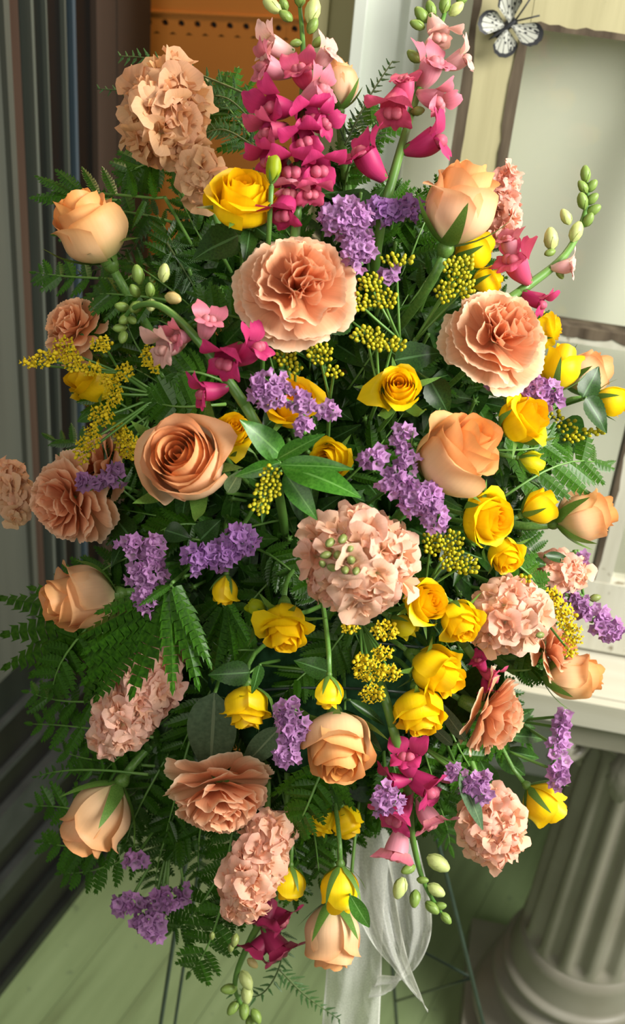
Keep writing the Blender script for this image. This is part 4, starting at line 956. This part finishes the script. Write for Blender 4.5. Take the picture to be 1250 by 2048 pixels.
GR = [([(795, 521, 34, 13), (742, 566, 26, 20), (770, 600, 26, 20), (722, 605, 22, 18)], 'green gold goldenrod buds right of the big carnation', False, .02, (800, 680)),
      ([(735, 672, 34, 18), (785, 690, 32, 14), (755, 690, 20, 14)], 'green gold goldenrod buds above the open yellow rose', False, .02, (760, 790)), ([(640, 708, 26, 24), (668, 745, 18, 14)], 'round goldenrod bud cluster under the big carnation', False, .02, (660, 800)),
      ([(570, 710, 24, 22), (590, 735, 16, 12)], 'small goldenrod bud cluster right of the magenta throat', False, .01, (590, 800)), ([(915, 540, 30, 26), (930, 575, 20, 24), (890, 585, 20, 24), (935, 520, 14, 12)], 'goldenrod buds under the tall pale peach rose', False, .02, (830, 680)),
      ([(865, 1085, 22, 26), (905, 1090, 22, 32), (935, 1130, 24, 20), (900, 1120, 22, 22)], 'plump goldenrod buds right of the largest stock head', False, .03, (850, 1180)), ([(540, 950, 22, 20), (535, 980, 28, 22), (520, 1012, 20, 18)], 'bright lime goldenrod buds between the lance leaves', False, .05, (580, 910)),
      ([(60, 725, 18, 12), (92, 718, 24, 18), (130, 700, 22, 26), (150, 725, 20, 20), (185, 740, 22, 12), (205, 690, 22, 16)], 'yellow goldenrod plume pointing left over the small carnation', True, .04, (240, 745)),
      ([(250, 745, 16, 20), (228, 785, 18, 30), (205, 830, 24, 22), (185, 875, 18, 28), (165, 905, 16, 26), (215, 765, 14, 14)], 'yellow goldenrod plume arching down above the tan carnation', True, .03, (320, 790)),
      ([(255, 890, 22, 26), (240, 860, 18, 16), (270, 905, 14, 18)], 'yellow goldenrod spray left of the wide open peach rose', True, -.01, (300, 830)), ([(298, 712, 16, 22), (310, 735, 12, 14)], 'small goldenrod cluster under the nodding snapdragon tip', True, .0, (340, 780)),
      ([(770, 1260, 26, 20), (700, 1255, 18, 10), (740, 1340, 34, 22), (780, 1345, 22, 18), (745, 1385, 26, 20), (725, 1320, 20, 14), (765, 1305, 20, 16)], 'bright yellow goldenrod plume under the largest stock head', True, .04, (720, 1240)),
      ([(1105, 1195, 18, 20), (1130, 1235, 22, 24), (1145, 1270, 20, 22), (1140, 1300, 14, 14), (1118, 1215, 14, 20)], 'yellow goldenrod spray right of the round pink stock head', True, .04, (1060, 1200)),
      ([(1110, 832, 16, 12), (1130, 850, 22, 16), (1160, 868, 24, 14), (1190, 862, 16, 10), (1140, 876, 16, 12)], 'sparse goldenrod buds before the sash under the yellow bud', False, .0, (1060, 870)),
      ([(1048, 1160, 14, 12)], 'tiny goldenrod bud knot above the round pink stock head', False, .03, (1020, 1180))]
for i, (b, l, bl, fw, st) in enumerate(GR): goldenrod(b, l, 500 + i, bl, fw, st, dens=.62 if i == 13 else .85)

# ------------------------------------------------------------------ ferns and leaves
def pinna_mesh(teeth, seed, width=.16):
    """one leaflet, 1 long along +Y with saw-toothed lobes either side of its midrib"""
    r = random.Random(seed); b = MB(); c = [(0, t / teeth, .015 * math.sin(3.1 * t / teeth)) for t in range(teeth + 1)]
    for sd in (-1, 1):
        for i in range(teeth):
            t0, t1 = i / teeth, (i + 1) / teeth; tm = (t0 + t1) / 2
            w = width * (math.sin(math.pi * (.18 + .80 * tm)) ** .75) * r.uniform(.9, 1.1)
            b.add([c[i], (sd * w * .84, t0 + .16 / teeth, -.24 * w + .006), (sd * w * 1.06, t1 + .42 / teeth, -.32 * w), (sd * w * .80, t1 + .06 / teeth, -.24 * w - .003), c[i + 1]],
                  [(0, 1, 2, 3), (0, 3, 4)] if sd > 0 else [(3, 2, 1, 0), (4, 3, 0)], [(.5, t0), (1, t0), (1, t1), (.8, t1), (.5, t1)])
    b.add([c[-1], (.03, 1 - .02, 0), (0, 1.07, -.01), (-.03, 1 - .02, 0)], [(0, 1, 2, 3)])
    return b.mesh('pinna', M['fern'], False)
PIN = [pinna_mesh(9, 1, .20), pinna_mesh(8, 2, .22), pinna_mesh(10, 3, .18)]
BLADE = [pinna_mesh(7, 4, .24), pinna_mesh(6, 5, .26), pinna_mesh(7, 6, .22)]
def frond(p0, p1, wpx_m, label, group, seed, nrm=None, sag=.0, tint=(1, 1, 1), npair=10, blade=False, name='fern_frond'):
    pins = BLADE if blade else PIN
    rr = random.Random(seed); d = p1 - p0; L = d.length; y = d.normalized(); n = nrm if nrm is not None else -FW
    n = (n - y * n.dot(y)).normalized(); x = y.cross(n)
    Mx = Matrix(((x.x, y.x, n.x, p0.x), (x.y, y.y, n.y, p0.y), (x.z, y.z, n.z, p0.z), (0, 0, 0, 1)))
    root = thing(name, label, 'fern frond', Mx, group)
    bend = rr.uniform(-.10, .10) * L
    P = lambda t: Vector((bend * math.sin(math.pi * t), L * t, sag * 4 * t * (1 - t)))
    MB().tube([P(t) for t in np.linspace(-.12, 1, 9)], [.0013 * (1 - .7 * t) for t in np.linspace(0, 1, 9)], 5).obj('rachis', M['stem'], root)
    for i in range(npair):
        t = .12 + .86 * i / npair; pl = wpx_m * (1.3 if blade else 1.0) * (math.sin(math.pi * (.22 + .72 * t)) ** .9) * rr.uniform(.9, 1.1)
        for sd in (-1, 1):
            a = math.radians(66 - 30 * t + rr.uniform(-7, 7)); q = P(t)
            Mz = Matrix.Translation(q) @ Matrix.Rotation(-sd * a, 4, 'Z') @ Matrix.Rotation(rr.uniform(-.32, .12), 4, 'X') @ Matrix.Rotation(sd * rr.uniform(-.25, .35), 4, 'Y') @ Matrix.Scale(pl, 4)
            v = rr.uniform(.85, 1.15)
            put('pinna', pins[rr.randrange(3)], root, Mz, (tint[0] * v, tint[1] * v, tint[2] * v, 1))
    put('pinna', PIN[0], root, Matrix.Translation(P(.97)) @ Matrix.Scale(wpx_m * .5, 4), (*tint, 1))
    return root
def fr_px(x0, y0, x1, y1, w, label, group, seed, f0=.0, f1=.0, tint=(1, 1, 1), npair=10, lean=.3, blade=False):
    d0, d1 = depth(x0, y0) - f0, depth(x1, y1) - f1; rr = random.Random(seed)
    nr = -FW + RT * rr.uniform(-lean, lean) + UP * rr.uniform(-lean * .3, lean * 1.6)
    return frond(at(x0, y0, d0), at(x1, y1, d1), w * (d0 + d1) / 2 / F, label, group, seed, nr, sag=.012, tint=tint, npair=npair, blade=blade)
EDGE = [(330, 440, 120, 470, 55, 'fern frond behind the half open peach rose', -.05, -.04),
        (330, 330, 240, 360, 50, 'short fern frond under the cream stock head', -.05, -.03), (520, 300, 420, 170, 70, 'fern frond behind the tall magenta snapdragon at its left', -.05, -.06),
        (240, 560, 70, 545, 40, 'thin fern frond under the half open peach rose at the frame', -.04, -.04), (330, 600, 190, 590, 50, 'fern frond left of the nodding snapdragon tip', -.03, -.02),
        (1020, 985, 1212, 930, 66, 'glossy fern frond pointing right beside the sash muntin', .0, .0), (960, 900, 1120, 880, 60, 'glossy fern frond under the opening yellow rose', -.02, -.01),
        
        (200, 1230, 105, 1390, 52, 'fern frond hanging below the sideways peach rose', -.02, -.01), (260, 1400, 55, 1382, 46, 'thin pale fern frond tip left of the pink stock', -.03, -.04),
        (270, 1470, 62, 1448, 50, 'pale fern frond tip below the pink stock at left', -.03, -.04), (280, 1530, 120, 1500, 44, 'pale fern frond behind the pink stock bottom', -.03, -.04),
        (262, 1545, 70, 1555, 26, 'slender fern tip curving over the closed hanging rose', .0, .0), (260, 1650, 62, 1612, 48, 'fern frond left of the closed hanging rose', -.03, -.04),
        (260, 1690, 82, 1682, 48, 'lower fern frond left of the closed hanging rose', -.03, -.04), (300, 1700, 120, 1745, 44, 'fern frond under the tip of the closed hanging rose', -.03, -.04),
        (450, 1790, 378, 1945, 54, 'fern frond hanging left of the peach stock tail', -.0, .0), (440, 1750, 340, 1860, 50, 'fern frond behind the lower left statice head', -.03, -.03),
        (520, 1780, 450, 1840, 40, 'fern frond behind the peach stock tail', -.03, -.02), (1000, 1110, 1075, 1190, 40, 'fern frond under the yellow bud at right', .0, .0),
        (1020, 1340, 1060, 1330, 40, 'bright fern tip over the white table edge', -.02, -.02), (640, 1550, 590, 1660, 46, 'fern frond below the hanging peach rose', .0, .01),
        (700, 300, 800, 240, 50, 'fern frond between the two upright snapdragons', -.05, -.06), (690, 380, 740, 290, 46, 'fern frond behind the slim closed peach rose', -.06, -.06),
        (500, 640, 390, 590, 46, 'fern frond left of the big carnation', -.0, .01), (430, 810, 300, 800, 52, 'fern frond over the wide open peach rose', .02, .03), (440, 760, 330, 760, 44, 'fern frond under the magenta throat', .0, .01)]
for i, (x0, y0, x1, y1, w, l, f0, f1) in enumerate(EDGE):
    fr_px(x0, y0, x1, y1, w, l, 'leatherleaf fern fronds at the rim', 600 + i, f0, f1, tint=(1, 1, 1), npair=6 if w > 36 else 9, blade=w > 36)
def fan(base, tips, label, seed, fwd, tint):
    """one frond seen from its tip side: long saw-edged leaflets spread from a short rachis"""
    rr = random.Random(seed); c = at(base[0], base[1], depth(*base) - fwd)
    root = thing('fern_frond', label, 'fern frond', Matrix.Translation(c), 'leatherleaf fern fronds at the rim')
    rc = []
    for j, (ax, ay, bx, by, w, up) in enumerate(tips):
        p, q = at(ax, ay, depth(ax, ay) - fwd), at(bx, by, depth(bx, by) - fwd - up); d = q - p; L = d.length; y = d / L
        n = -FW + RT * rr.uniform(-.35, .35) + UP * rr.uniform(.0, .6); n = (n - y * n.dot(y)).normalized(); x = y.cross(n); rc.append(p - c)
        m_ = Matrix(((x.x, y.x, n.x, p.x - c.x), (x.y, y.y, n.y, p.y - c.y), (x.z, y.z, n.z, p.z - c.z), (0, 0, 0, 1))) @ Matrix.Diagonal((L * w, L, L, 1))
        v = rr.uniform(.85, 1.2); put('pinna', FANP[j % 2], root, m_, (tint[0] * v, tint[1] * v, tint[2] * v, 1))
    MB().tube([Vector((0, 0, 0))] + [p + FW * .002 for p in rc[::2]], .0011, 5).obj('rachis', M['stem'], root)
    add_stem(root, c, -FW, .0013, seed, straight=.02)
FANP = [pinna_mesh(10, 21, .115), pinna_mesh(11, 22, .105)]
fan((345, 1165), [(335, 1178, 195, 1225, 1.0, .01), (325, 1190, 160, 1272, 1.0, .01), (312, 1205, 168, 1305, 1.0, .01), (300, 1225, 160, 1338, 1.0, .005), (288, 1250, 165, 1366, 1.0, .0), (275, 1275, 190, 1400, 1.1, .0), (335, 1185, 262, 1392, 1.0, .02), (340, 1185, 345, 1380, 1.0, .02), (350, 1180, 396, 1372, 1.0, .015), (352, 1172, 420, 1330, 1.0, .01), (340, 1170, 280, 1210, 1.2, .02)],
    'bright glossy fern frond fanned over the pink stock at lower left', 651, .05, (1.15, 1.2, 1.05))
fan((215, 1215), [(200, 1220, 60, 1175, 1.0, .0), (190, 1230, 0, 1195, 1.0, .0), (185, 1240, 5, 1270, 1.0, .0), (180, 1250, 8, 1335, 1.0, .0), (185, 1255, 62, 1352, 1.1, .0), (190, 1262, 100, 1388, 1.1, .0), (205, 1268, 170, 1402, 1.1, .0)],
    'olive fern frond spreading left under the sideways peach rose', 652, -.01, (1.05, .95, .8))
fan((330, 395), [(310, 395, 300, 345, 1.3, .0), (270, 392, 255, 335, 1.3, .0), (230, 388, 205, 335, 1.4, .0), (195, 385, 165, 335, 1.4, .0), (160, 382, 112, 340, 1.4, .0), (140, 385, 72, 352, 1.2, .0), (150, 392, 62, 395, 1.2, .0), (190, 395, 130, 440, 1.3, .0), (240, 400, 200, 450, 1.3, .0), (290, 402, 265, 455, 1.3, .0)],
    'broad fern frond over the half open peach rose at left', 653, -.01, (1.1, 1.1, 1.0))
fan((640, 1520), [(640, 1530, 545, 1590, 1.1, .0), (640, 1540, 560, 1650, 1.1, .0), (645, 1545, 600, 1690, 1.1, .0), (650, 1545, 650, 1680, 1.0, .0), (655, 1540, 710, 1620, 1.0, .0)],
    'glossy fern frond showing under the hanging peach rose', 654, .0, (1.1, 1.15, 1.0))
fan((440, 1190), [(440, 1200, 365, 1260, 1.2, .0), (445, 1215, 385, 1330, 1.1, .0), (450, 1220, 425, 1360, 1.1, .0), (455, 1215, 470, 1330, 1.1, .0), (450, 1200, 500, 1290, 1.1, .0)],
    'dark glossy fern frond below the closed hanging yellow bud', 655, -.01, (.9, .95, .95))
# fronds that fill the gaps
ANCH = ([(x, y, n) for (x, y, *_), n in zip(ROSES, ('half open peach rose', 'slim closed peach rose', 'tall pale peach rose', 'wide open peach rose', 'deep peach rose', 'right-pointing peach rose', 'sideways peach rose', 'peach rose at the table edge', 'hanging peach rose', 'closed hanging rose', 'lowest peach rose', 'half hidden cream rose'))]
        + [(x, y, n) for (x, y, *_), n in zip(CARN, ('big top carnation', 'right-hand carnation', 'small left carnation', 'large left carnation', 'hanging carnation', 'profile carnation', 'table edge carnation', 'shaded tan carnation'))]
        + [(x, y, n) for (x, y, *_), n in zip(STK, ('cream stock head', 'cream stock florets', 'largest stock head', 'pink stock under fern', 'round right-hand stock head', 'lowest round stock head', 'peach stock tail', 'pink stock spike'))]
        + [(x, y, n) for (x, y, *_), n in zip(YEL, ('largest yellow rose', 'forward facing yellow rose', 'tucked yellow rose', 'orange yellow rose', 'small central yellow rose', 'right-opening yellow rose'))]
        + [(570, 1252, 'spread yellow rose'), (495, 1412, 'nodding yellow rose'), (870, 1342, 'broad yellow rose'), (585, 1460, 'hanging lilac sprig'), (840, 1000, 'long lilac cone'), (300, 1150, 'left-hand lilac sprig'), (450, 1105, 'violet sprig'), (690, 450, 'broad lilac sprig'), (745, 1340, 'bright goldenrod plume'), (900, 1105, 'plump goldenrod buds')])
USED = set()
def near_label(what, x, y, ang):
    """which one: the bloom it shows beside, and the way it points"""
    n = min(ANCH, key=lambda q: (q[0] - x) ** 2 + (q[1] - y) ** 2)
    w = ('right', 'up right', 'up', 'up left', 'left', 'down left', 'down', 'down right')[int(((math.degrees(ang) % 360) + 22.5) // 45) % 8]
    A = sorted(ANCH, key=lambda q: (q[0] - x) ** 2 + (q[1] - y) ** 2)
    for t in ['%s pointing %s by the %s' % (what, w, n[2])] + ['%s pointing %s between the %s and the %s' % (what, w, n[2], A[j][2]) for j in (1, 2, 3)] + ['%s pointing %s between the %s and the %s' % (what, w, A[1][2], A[j][2]) for j in (2, 3)]:
        if t not in USED and len(t.split()) <= 16: break
    USED.add(t); return t
cx0, cy0 = 630, 1040; k = 0
for ring, (rad, cnt, ln, off) in enumerate(((.10, 8, 250, -.05), (.32, 16, 270, -.055), (.52, 24, 260, -.06), (.70, 30, 235, -.06), (.82, 30, 200, -.065))):
    for i in range(cnt):
        a = 2 * math.pi * (i + .37 * ring) / cnt + rnd.uniform(-.12, .12)
        x = cx0 + math.cos(a) * rad * 430; y = cy0 - math.sin(a) * rad * 760
        b = math.atan2(math.sin(a) * 760, math.cos(a) * 430) + rnd.uniform(-.5, .5)
        if math.sin(a) < -.55: b = a + rnd.uniform(-.5, .5)
        x1, y1 = x + math.cos(b) * ln, y - math.sin(b) * ln
        if y1 > 1560 and x1 > 640 and x1 < 900: y1 = min(y1, 1640); 
        if y1 > 1830: continue
        if y1 < 330 or (x1 > 1010 and y1 < 640): x1, y1 = x + (x1 - x) * .5, y + (y1 - y) * .5
        if x1 > 1110: x1 = 1110 - rnd.uniform(0, 60)
        if x1 > 900 and y1 > 1500: x1 = 900
        fr_px(x, y, x1, y1, rnd.uniform(55, 72), near_label('fern frond', (x + x1) / 2, (y + y1) / 2, math.atan2(y - y1, x1 - x)), 'fern fronds filling the bouquet', 700 + k, off - .02, off + rnd.uniform(-.01, .02), npair=7, lean=.55, tint=(.8, .8, .8)); k += 1

for (x, y, x1, y1) in ((380, 1480, 330, 1680), (420, 1560, 400, 1760), (330, 1520, 250, 1690), (470, 1640, 440, 1830), (360, 1600, 310, 1780), (400, 1640, 350, 1700), (560, 1560, 600, 1740), (610, 1560, 640, 1760), (680, 1560, 610, 1720),
                        (560, 1640, 590, 1800), (760, 1450, 800, 1600), (830, 1440, 880, 1600), (880, 1420, 960, 1560), (920, 1400, 1020, 1500), (300, 1300, 200, 1420), (330, 1440, 190, 1560), (250, 560, 160, 700), (260, 700, 150, 640), (300, 860, 170, 800), (270, 1000, 190, 900),
                        (400, 1050, 300, 1080), (520, 1100, 620, 1180), (700, 1250, 640, 1340), (640, 1200, 560, 1130), (520, 1300, 420, 1300), (640, 1330, 560, 1400), (700, 1500, 640, 1600), (800, 1500, 760, 1640)):
    fr_px(x, y, x1, y1, rnd.uniform(56, 74), near_label('fern frond', (x + x1) / 2, (y + y1) / 2, math.atan2(y - y1, x1 - x)), 'fern fronds filling the bouquet', 860 + k, -.05, -.035 + rnd.uniform(-.01, .02), npair=7, lean=.5, tint=(.8, .8, .8)); k += 1

def leaf_mesh(nm, mat, W, serr=0, fold=.18, curl=.25, tip=1.0, n=13, seed=0):
    r = random.Random(seed); g = np.zeros((n, 5, 3))
    for i in range(n):
        t = i / (n - 1); w = W * max(.02, math.sin(math.pi * t ** (.75 * tip)) ** .85) if 0 < t < 1 else .012
        if serr and i % 2 and 0 < t < 1: w *= 1 + serr
        for j in range(5):
            s = j / 2 - 1; g[i, j] = (w * s, t, fold * w * abs(s) ** 1.3 - curl * t * t * .5 + .03 * W * math.sin(t * 9 + j))
    return MB().grid(g).mesh(nm, mat)
LEAF = {'ruscus': [leaf_mesh('leaf', M['ruscus'], .16, 0, .3, .25, seed=1), leaf_mesh('leaf', M['ruscus'], .19, 0, .2, .45, seed=2)],
        'rose': [leaf_mesh('leaf', M['salal'], .28, .07, .22, .2, .8, 19, 3), leaf_mesh('leaf', M['salal'], .32, .07, .15, .35, .8, 19, 4)],
        'salal': [leaf_mesh('leaf', M['salal'], .33, 0, .12, .25, .75, seed=5), leaf_mesh('leaf', M['salal'], .38, 0, .2, .1, .7, seed=6)],
        'dull': [leaf_mesh('leaf', M['dull'], .21, 0, .25, .1, .9, seed=7), leaf_mesh('leaf', M['dull'], .15, 0, .2, .15, .9, seed=8)],
        'dark': [leaf_mesh('leaf', M['salal'], .17, 0, .3, .3, seed=9), leaf_mesh('leaf', M['salal'], .2, 0, .2, .5, seed=10)]}
def leaf_mat_at(p0, p1, nrm, roll=0.0, wide=1.0):
    d = p1 - p0; L = d.length; y = d / L; n = (nrm - y * nrm.dot(y)).normalized(); x = y.cross(n)
    m_ = Matrix(((x.x, y.x, n.x, p0.x), (x.y, y.y, n.y, p0.y), (x.z, y.z, n.z, p0.z), (0, 0, 0, 1)))
    return m_ @ Matrix.Rotation(roll, 4, 'Y') @ Matrix.Diagonal((L * wide, L, L, 1))
def sprig(items, label, seed, kind, group='foliage sprigs', join=None, fwd=.0, tint=(1, 1, 1)):
    """items: (x0,y0,x1,y1,forward0,forward1,wide) leaves of one cut sprig that share a stem"""
    rr = random.Random(seed); x0, y0 = join if join else (items[0][0], items[0][1])
    c = at(x0, y0, depth(x0, y0) - fwd + .015)
    root = thing({'rose': 'rose_foliage', 'salal': 'salal_sprig', 'dull': 'grey_leaf_sprig'}.get(kind, 'leafy_sprig'), label, 'foliage', Matrix.Translation(c), group)
    tw = MB()
    for (ax, ay, bx, by, f0, f1, wd) in items:
        p, q = at(ax, ay, depth(ax, ay) - f0 - fwd), at(bx, by, depth(bx, by) - f1 - fwd)
        nr = -FW + UP * rr.uniform(-.1, .5) + RT * rr.uniform(-.4, .4); v = rr.uniform(.9, 1.12)
        put('leaf', LEAF[kind][rr.randrange(2)], root, leaf_mat_at(p - c, q - c, nr, rr.uniform(-.2, .2), wd), (tint[0] * v, tint[1] * v, tint[2] * v, 1))
        if (p - c).length > .004: tw.tube([Vector((0, 0, 0)), (p - c) * .5 + FW * .003, p - c], .0009, 5)
    if tw.n: tw.obj('twigs', M['stem'], root)
    add_stem(root, c, -FW, .0014, seed, straight=.02)
sprig([(560, 925, 470, 955, .01, .02, .9), (555, 918, 640, 868, .01, .03, .9), (565, 930, 712, 972, .01, .04, 1), (570, 945, 628, 1032, .01, .03, 1.1), (568, 918, 500, 845, .0, .03, 1.2), (552, 940, 515, 1035, .0, .02, .8), (560, 930, 700, 930, .02, .04, .8)],
      'bright green lance leaf sprig at the heart of the bouquet', 801, 'ruscus', join=(560, 930), fwd=.03, tint=(1.15, 1.3, 1.0))
sprig([(480, 470, 385, 508, .0, .02, 1.2), (500, 460, 492, 520, .02, .03, .7), (512, 455, 545, 478, .02, .02, 1.1)], 'dark leaves under the largest yellow rose', 802, 'rose', join=(490, 465), fwd=.0)
sprig([(430, 1385, 418, 1565, .0, .0, 1.1)], 'single broad dull grey green leaf hanging below the nodding yellow rose', 803, 'dull', fwd=-.0, tint=(.8, .8, .8))
sprig([(560, 1455, 480, 1540, .01, .0, .8), (600, 1440, 520, 1500, .0, -.01, .9)], 'grey green leaves slanting left of the hanging lilac sprig', 804, 'dull', fwd=-.01)
sprig([(920, 1550, 972, 1662, .03, .05, 1.0)], 'single dark leaf lying across the lowest round stock head', 805, 'dull', fwd=.03, tint=(.75, .85, .75))
sprig([(930, 1480, 868, 1395, .01, .0, .8), (905, 1490, 850, 1440, .0, 0, .8)], 'slim grey leaves beside the profile carnation', 806, 'dull', fwd=.01)
sprig([(900, 1360, 985, 1440, .0, .0, 1.3)], 'round dark leaf behind the profile carnation', 807, 'salal', fwd=-.01)
sprig([(1165, 795, 1202, 732, .0, .01, 1.0), (1172, 795, 1218, 866, .01, .02, .95)], 'pair of dark toothed rose leaves beside the yellow bud at picture edge', 808, 'rose', join=(1168, 797), fwd=.01)
sprig([(1110, 850, 1165, 905, -.01, -.01, 1.3), (1090, 870, 1140, 895, -.02, -.02, 1.2)], 'round dark leaves before the sash glass under the sparse goldenrod', 809, 'salal', fwd=-.01)
sprig([(455, 985, 482, 940, .02, .02, 1.4)], 'small pale green leaf against the wide open peach rose', 810, 'dull', fwd=.02, tint=(1.6, 1.6, 1.3))
sprig([(790, 720, 885, 702, .0, .01, 1.0), (700, 640, 640, 660, .0, .01, 1.2), (860, 760, 900, 830, .0, .0, 1.2)], 'dark leaves around the open forward facing yellow rose', 811, 'rose', join=(830, 740), fwd=.0)
sprig([(735, 420, 670, 385, -.03, -.03, 1.2), (740, 420, 770, 370, -.03, -.03, 1.0)], 'dark ivy-like leaf between the upright snapdragons', 812, 'salal', join=(738, 425), fwd=-.02)
sprig([(660, 1345, 590, 1320, .0, .0, .9), (500, 1345, 415, 1350, .01, .02, .9), (520, 1330, 505, 1390, .02, .03, .7)], 'pale toothed leaves above the nodding yellow rose', 813, 'rose', join=(520, 1330), fwd=.01, tint=(1.5, 1.5, 1.4))
sprig([(700, 1400, 775, 1450, .01, .02, .7), (690, 1420, 762, 1520, .0, .01, .8)], 'dark leaves right of the hanging peach rose', 814, 'dark', join=(690, 1400), fwd=.01)
sprig([(700, 1790, 745, 1868, .03, .04, .8)], 'single green leaf over the lowest peach rose', 815, 'ruscus', fwd=.05)
sprig([(265, 1080, 215, 1020, -.02, -.02, 1.2), (400, 1080, 440, 1040, .0, .0, 1.2), (330, 1060, 380, 1075, .0, .0, 1.2)], 'dark round leaves between the left carnation and violet sprig', 816, 'salal', join=(330, 1070), fwd=-.01)
sprig([(1000, 1450, 1080, 1420, -.02, -.02, .8), (1010, 1470, 1100, 1475, -.02, -.02, .8), (1010, 1500, 1090, 1520, -.03, -.02, .8), (990, 1500, 1060, 1560, -.02, -.02, .9), (960, 1520, 1000, 1600, -.02, -.02, 1.0)], 'loose dark leaves fanning right below the table edge', 817, 'dark', join=(985, 1470), fwd=-.01, tint=(1.5, 1.4, 1.4))
sprig([(1090, 1130, 1030, 1110, .0, .0, .8), (1090, 1110, 1150, 1120, .0, .01, .8), (1100, 1170, 1130, 1200, .0, 0, 1)], 'dark pointed leaves under the sideways peach rose at right', 818, 'dark', join=(1090, 1120), fwd=.0)
KN = {'ruscus': 'narrow leaf sprig', 'dark': 'dark leaf sprig', 'salal': 'round leaf sprig', 'rose': 'toothed leaf sprig'}
for i in range(120):
    q = math.sqrt((i + .5) / 120); a = i * 2.39996
    x = 630 + q * 410 * math.cos(a) + rnd.uniform(-25, 25); y = 1010 + q * 650 * math.sin(a) + rnd.uniform(-25, 25)
    items = []; da = rnd.uniform(0, 6.28); kd = rnd.choice(('ruscus', 'dark', 'salal', 'rose', 'dark', 'rose'))
    for m_ in range(6):
        b = da + m_ * 1.05 + rnd.uniform(-.3, .3); L_ = rnd.uniform(70, 115)
        xb, yb = x + math.cos(b) * L_, y - math.sin(b) * L_
        if xb > 1080 or (xb > 930 and yb > 1520) or yb < 370: continue
        items.append((x + math.cos(b) * 14, y - math.sin(b) * 14, xb, yb, -.045, -.03 + rnd.uniform(-.01, .02), rnd.uniform(.9, 1.25)))
    if items: sprig(items, near_label(KN[kd], x, y, da), 900 + i, kd, 'leafy sprigs filling the bouquet', join=(x, y), fwd=-.03)

# feathery plumosa fern
def plumosa(path, wpx, label, seed, fwd=-.03, dens=26):
    rr = random.Random(seed); pts = catmull([at(x, y, depth(x, y) - fwd) for x, y in path], 8); c = pts[0]
    root = thing('plumosa_fern', label, 'fern', Matrix.Translation(c), 'plumosa ferns')
    MB().tube([p - c for p in pts], [.0010 * (1 - .6 * i / len(pts)) for i in range(len(pts))], 5).obj('stem', M['darkstem'], root)
    b = MB(); n = len(pts); k0 = (c - CAM).dot(FW) / F
    for m_ in range(dens):
        t = (m_ + .5) / dens * (n - 1); i = min(int(t), n - 2); p = pts[i].lerp(pts[i + 1], t - i); d = (pts[i + 1] - pts[i]).normalized(); sd = -1 if m_ % 2 else 1
        sx = d.cross(FW).normalized() * sd; dirn = (sx * rr.uniform(.6, 1) + d * rr.uniform(.5, .9) - FW * rr.uniform(-.3, .3)).normalized(); L = wpx * k0 * rr.uniform(.6, 1) * (1 - .5 * m_ / dens)
        b.tube([p - c, p + dirn * L - c], .0004, 3)
        for q in range(9):
            w = .15 + q * .1; o = p + dirn * (L * w)
            for s2 in (-1, 1):
                e = (dirn * .8 + dirn.cross(FW) * s2 * .8 + FW * rr.uniform(-.3, .3)).normalized(); e2 = o + e * L * .22 * (1.1 - w)
                nn = e.cross(FW).normalized() * .00045
                b.add([o + nn - c, o - nn - c, e2 - nn * .4 - c, e2 + nn * .4 - c], [(0, 1, 2, 3)])
    tag(b.obj('needles', M['plume'], root, False), kind='stuff')
plumosa([(520, 200), (400, 150), (300, 118), (238, 112)], 45, 'feathery plumosa fern reaching left across the pegboard', 31)
plumosa([(520, 260), (460, 200), (405, 190)], 60, 'feathery plumosa fern just left of the tall snapdragon', 32)
plumosa([(520, 300), (450, 260), (400, 270)], 55, 'lower feathery plumosa fern over the pegboard', 33)
plumosa([(400, 200), (300, 185), (195, 178)], 30, 'plumosa wisp left of the cream stock head', 34)
plumosa([(690, 290), (735, 200), (785, 122)], 34, 'feathery plumosa wisp before the white casing', 35)
plumosa([(700, 330), (760, 260), (770, 210)], 40, 'plumosa spray between the upright snapdragons', 36)
plumosa([(560, 1860), (560, 1930), (520, 1990), (455, 1985)], 42, 'plumosa fern trailing left below the lowest rose', 37, fwd=-.02)
plumosa([(560, 1940), (610, 1990), (680, 2040)], 38, 'plumosa fern trailing right under the ribbon', 38, fwd=-.02)
plumosa([(330, 480), (380, 560), (400, 600)], 60, 'plumosa fern below the largest yellow rose', 39, fwd=-.05)
plumosa([(300, 440), (240, 520), (120, 560)], 40, 'plumosa fern beside the dark frame', 40, fwd=-.05)
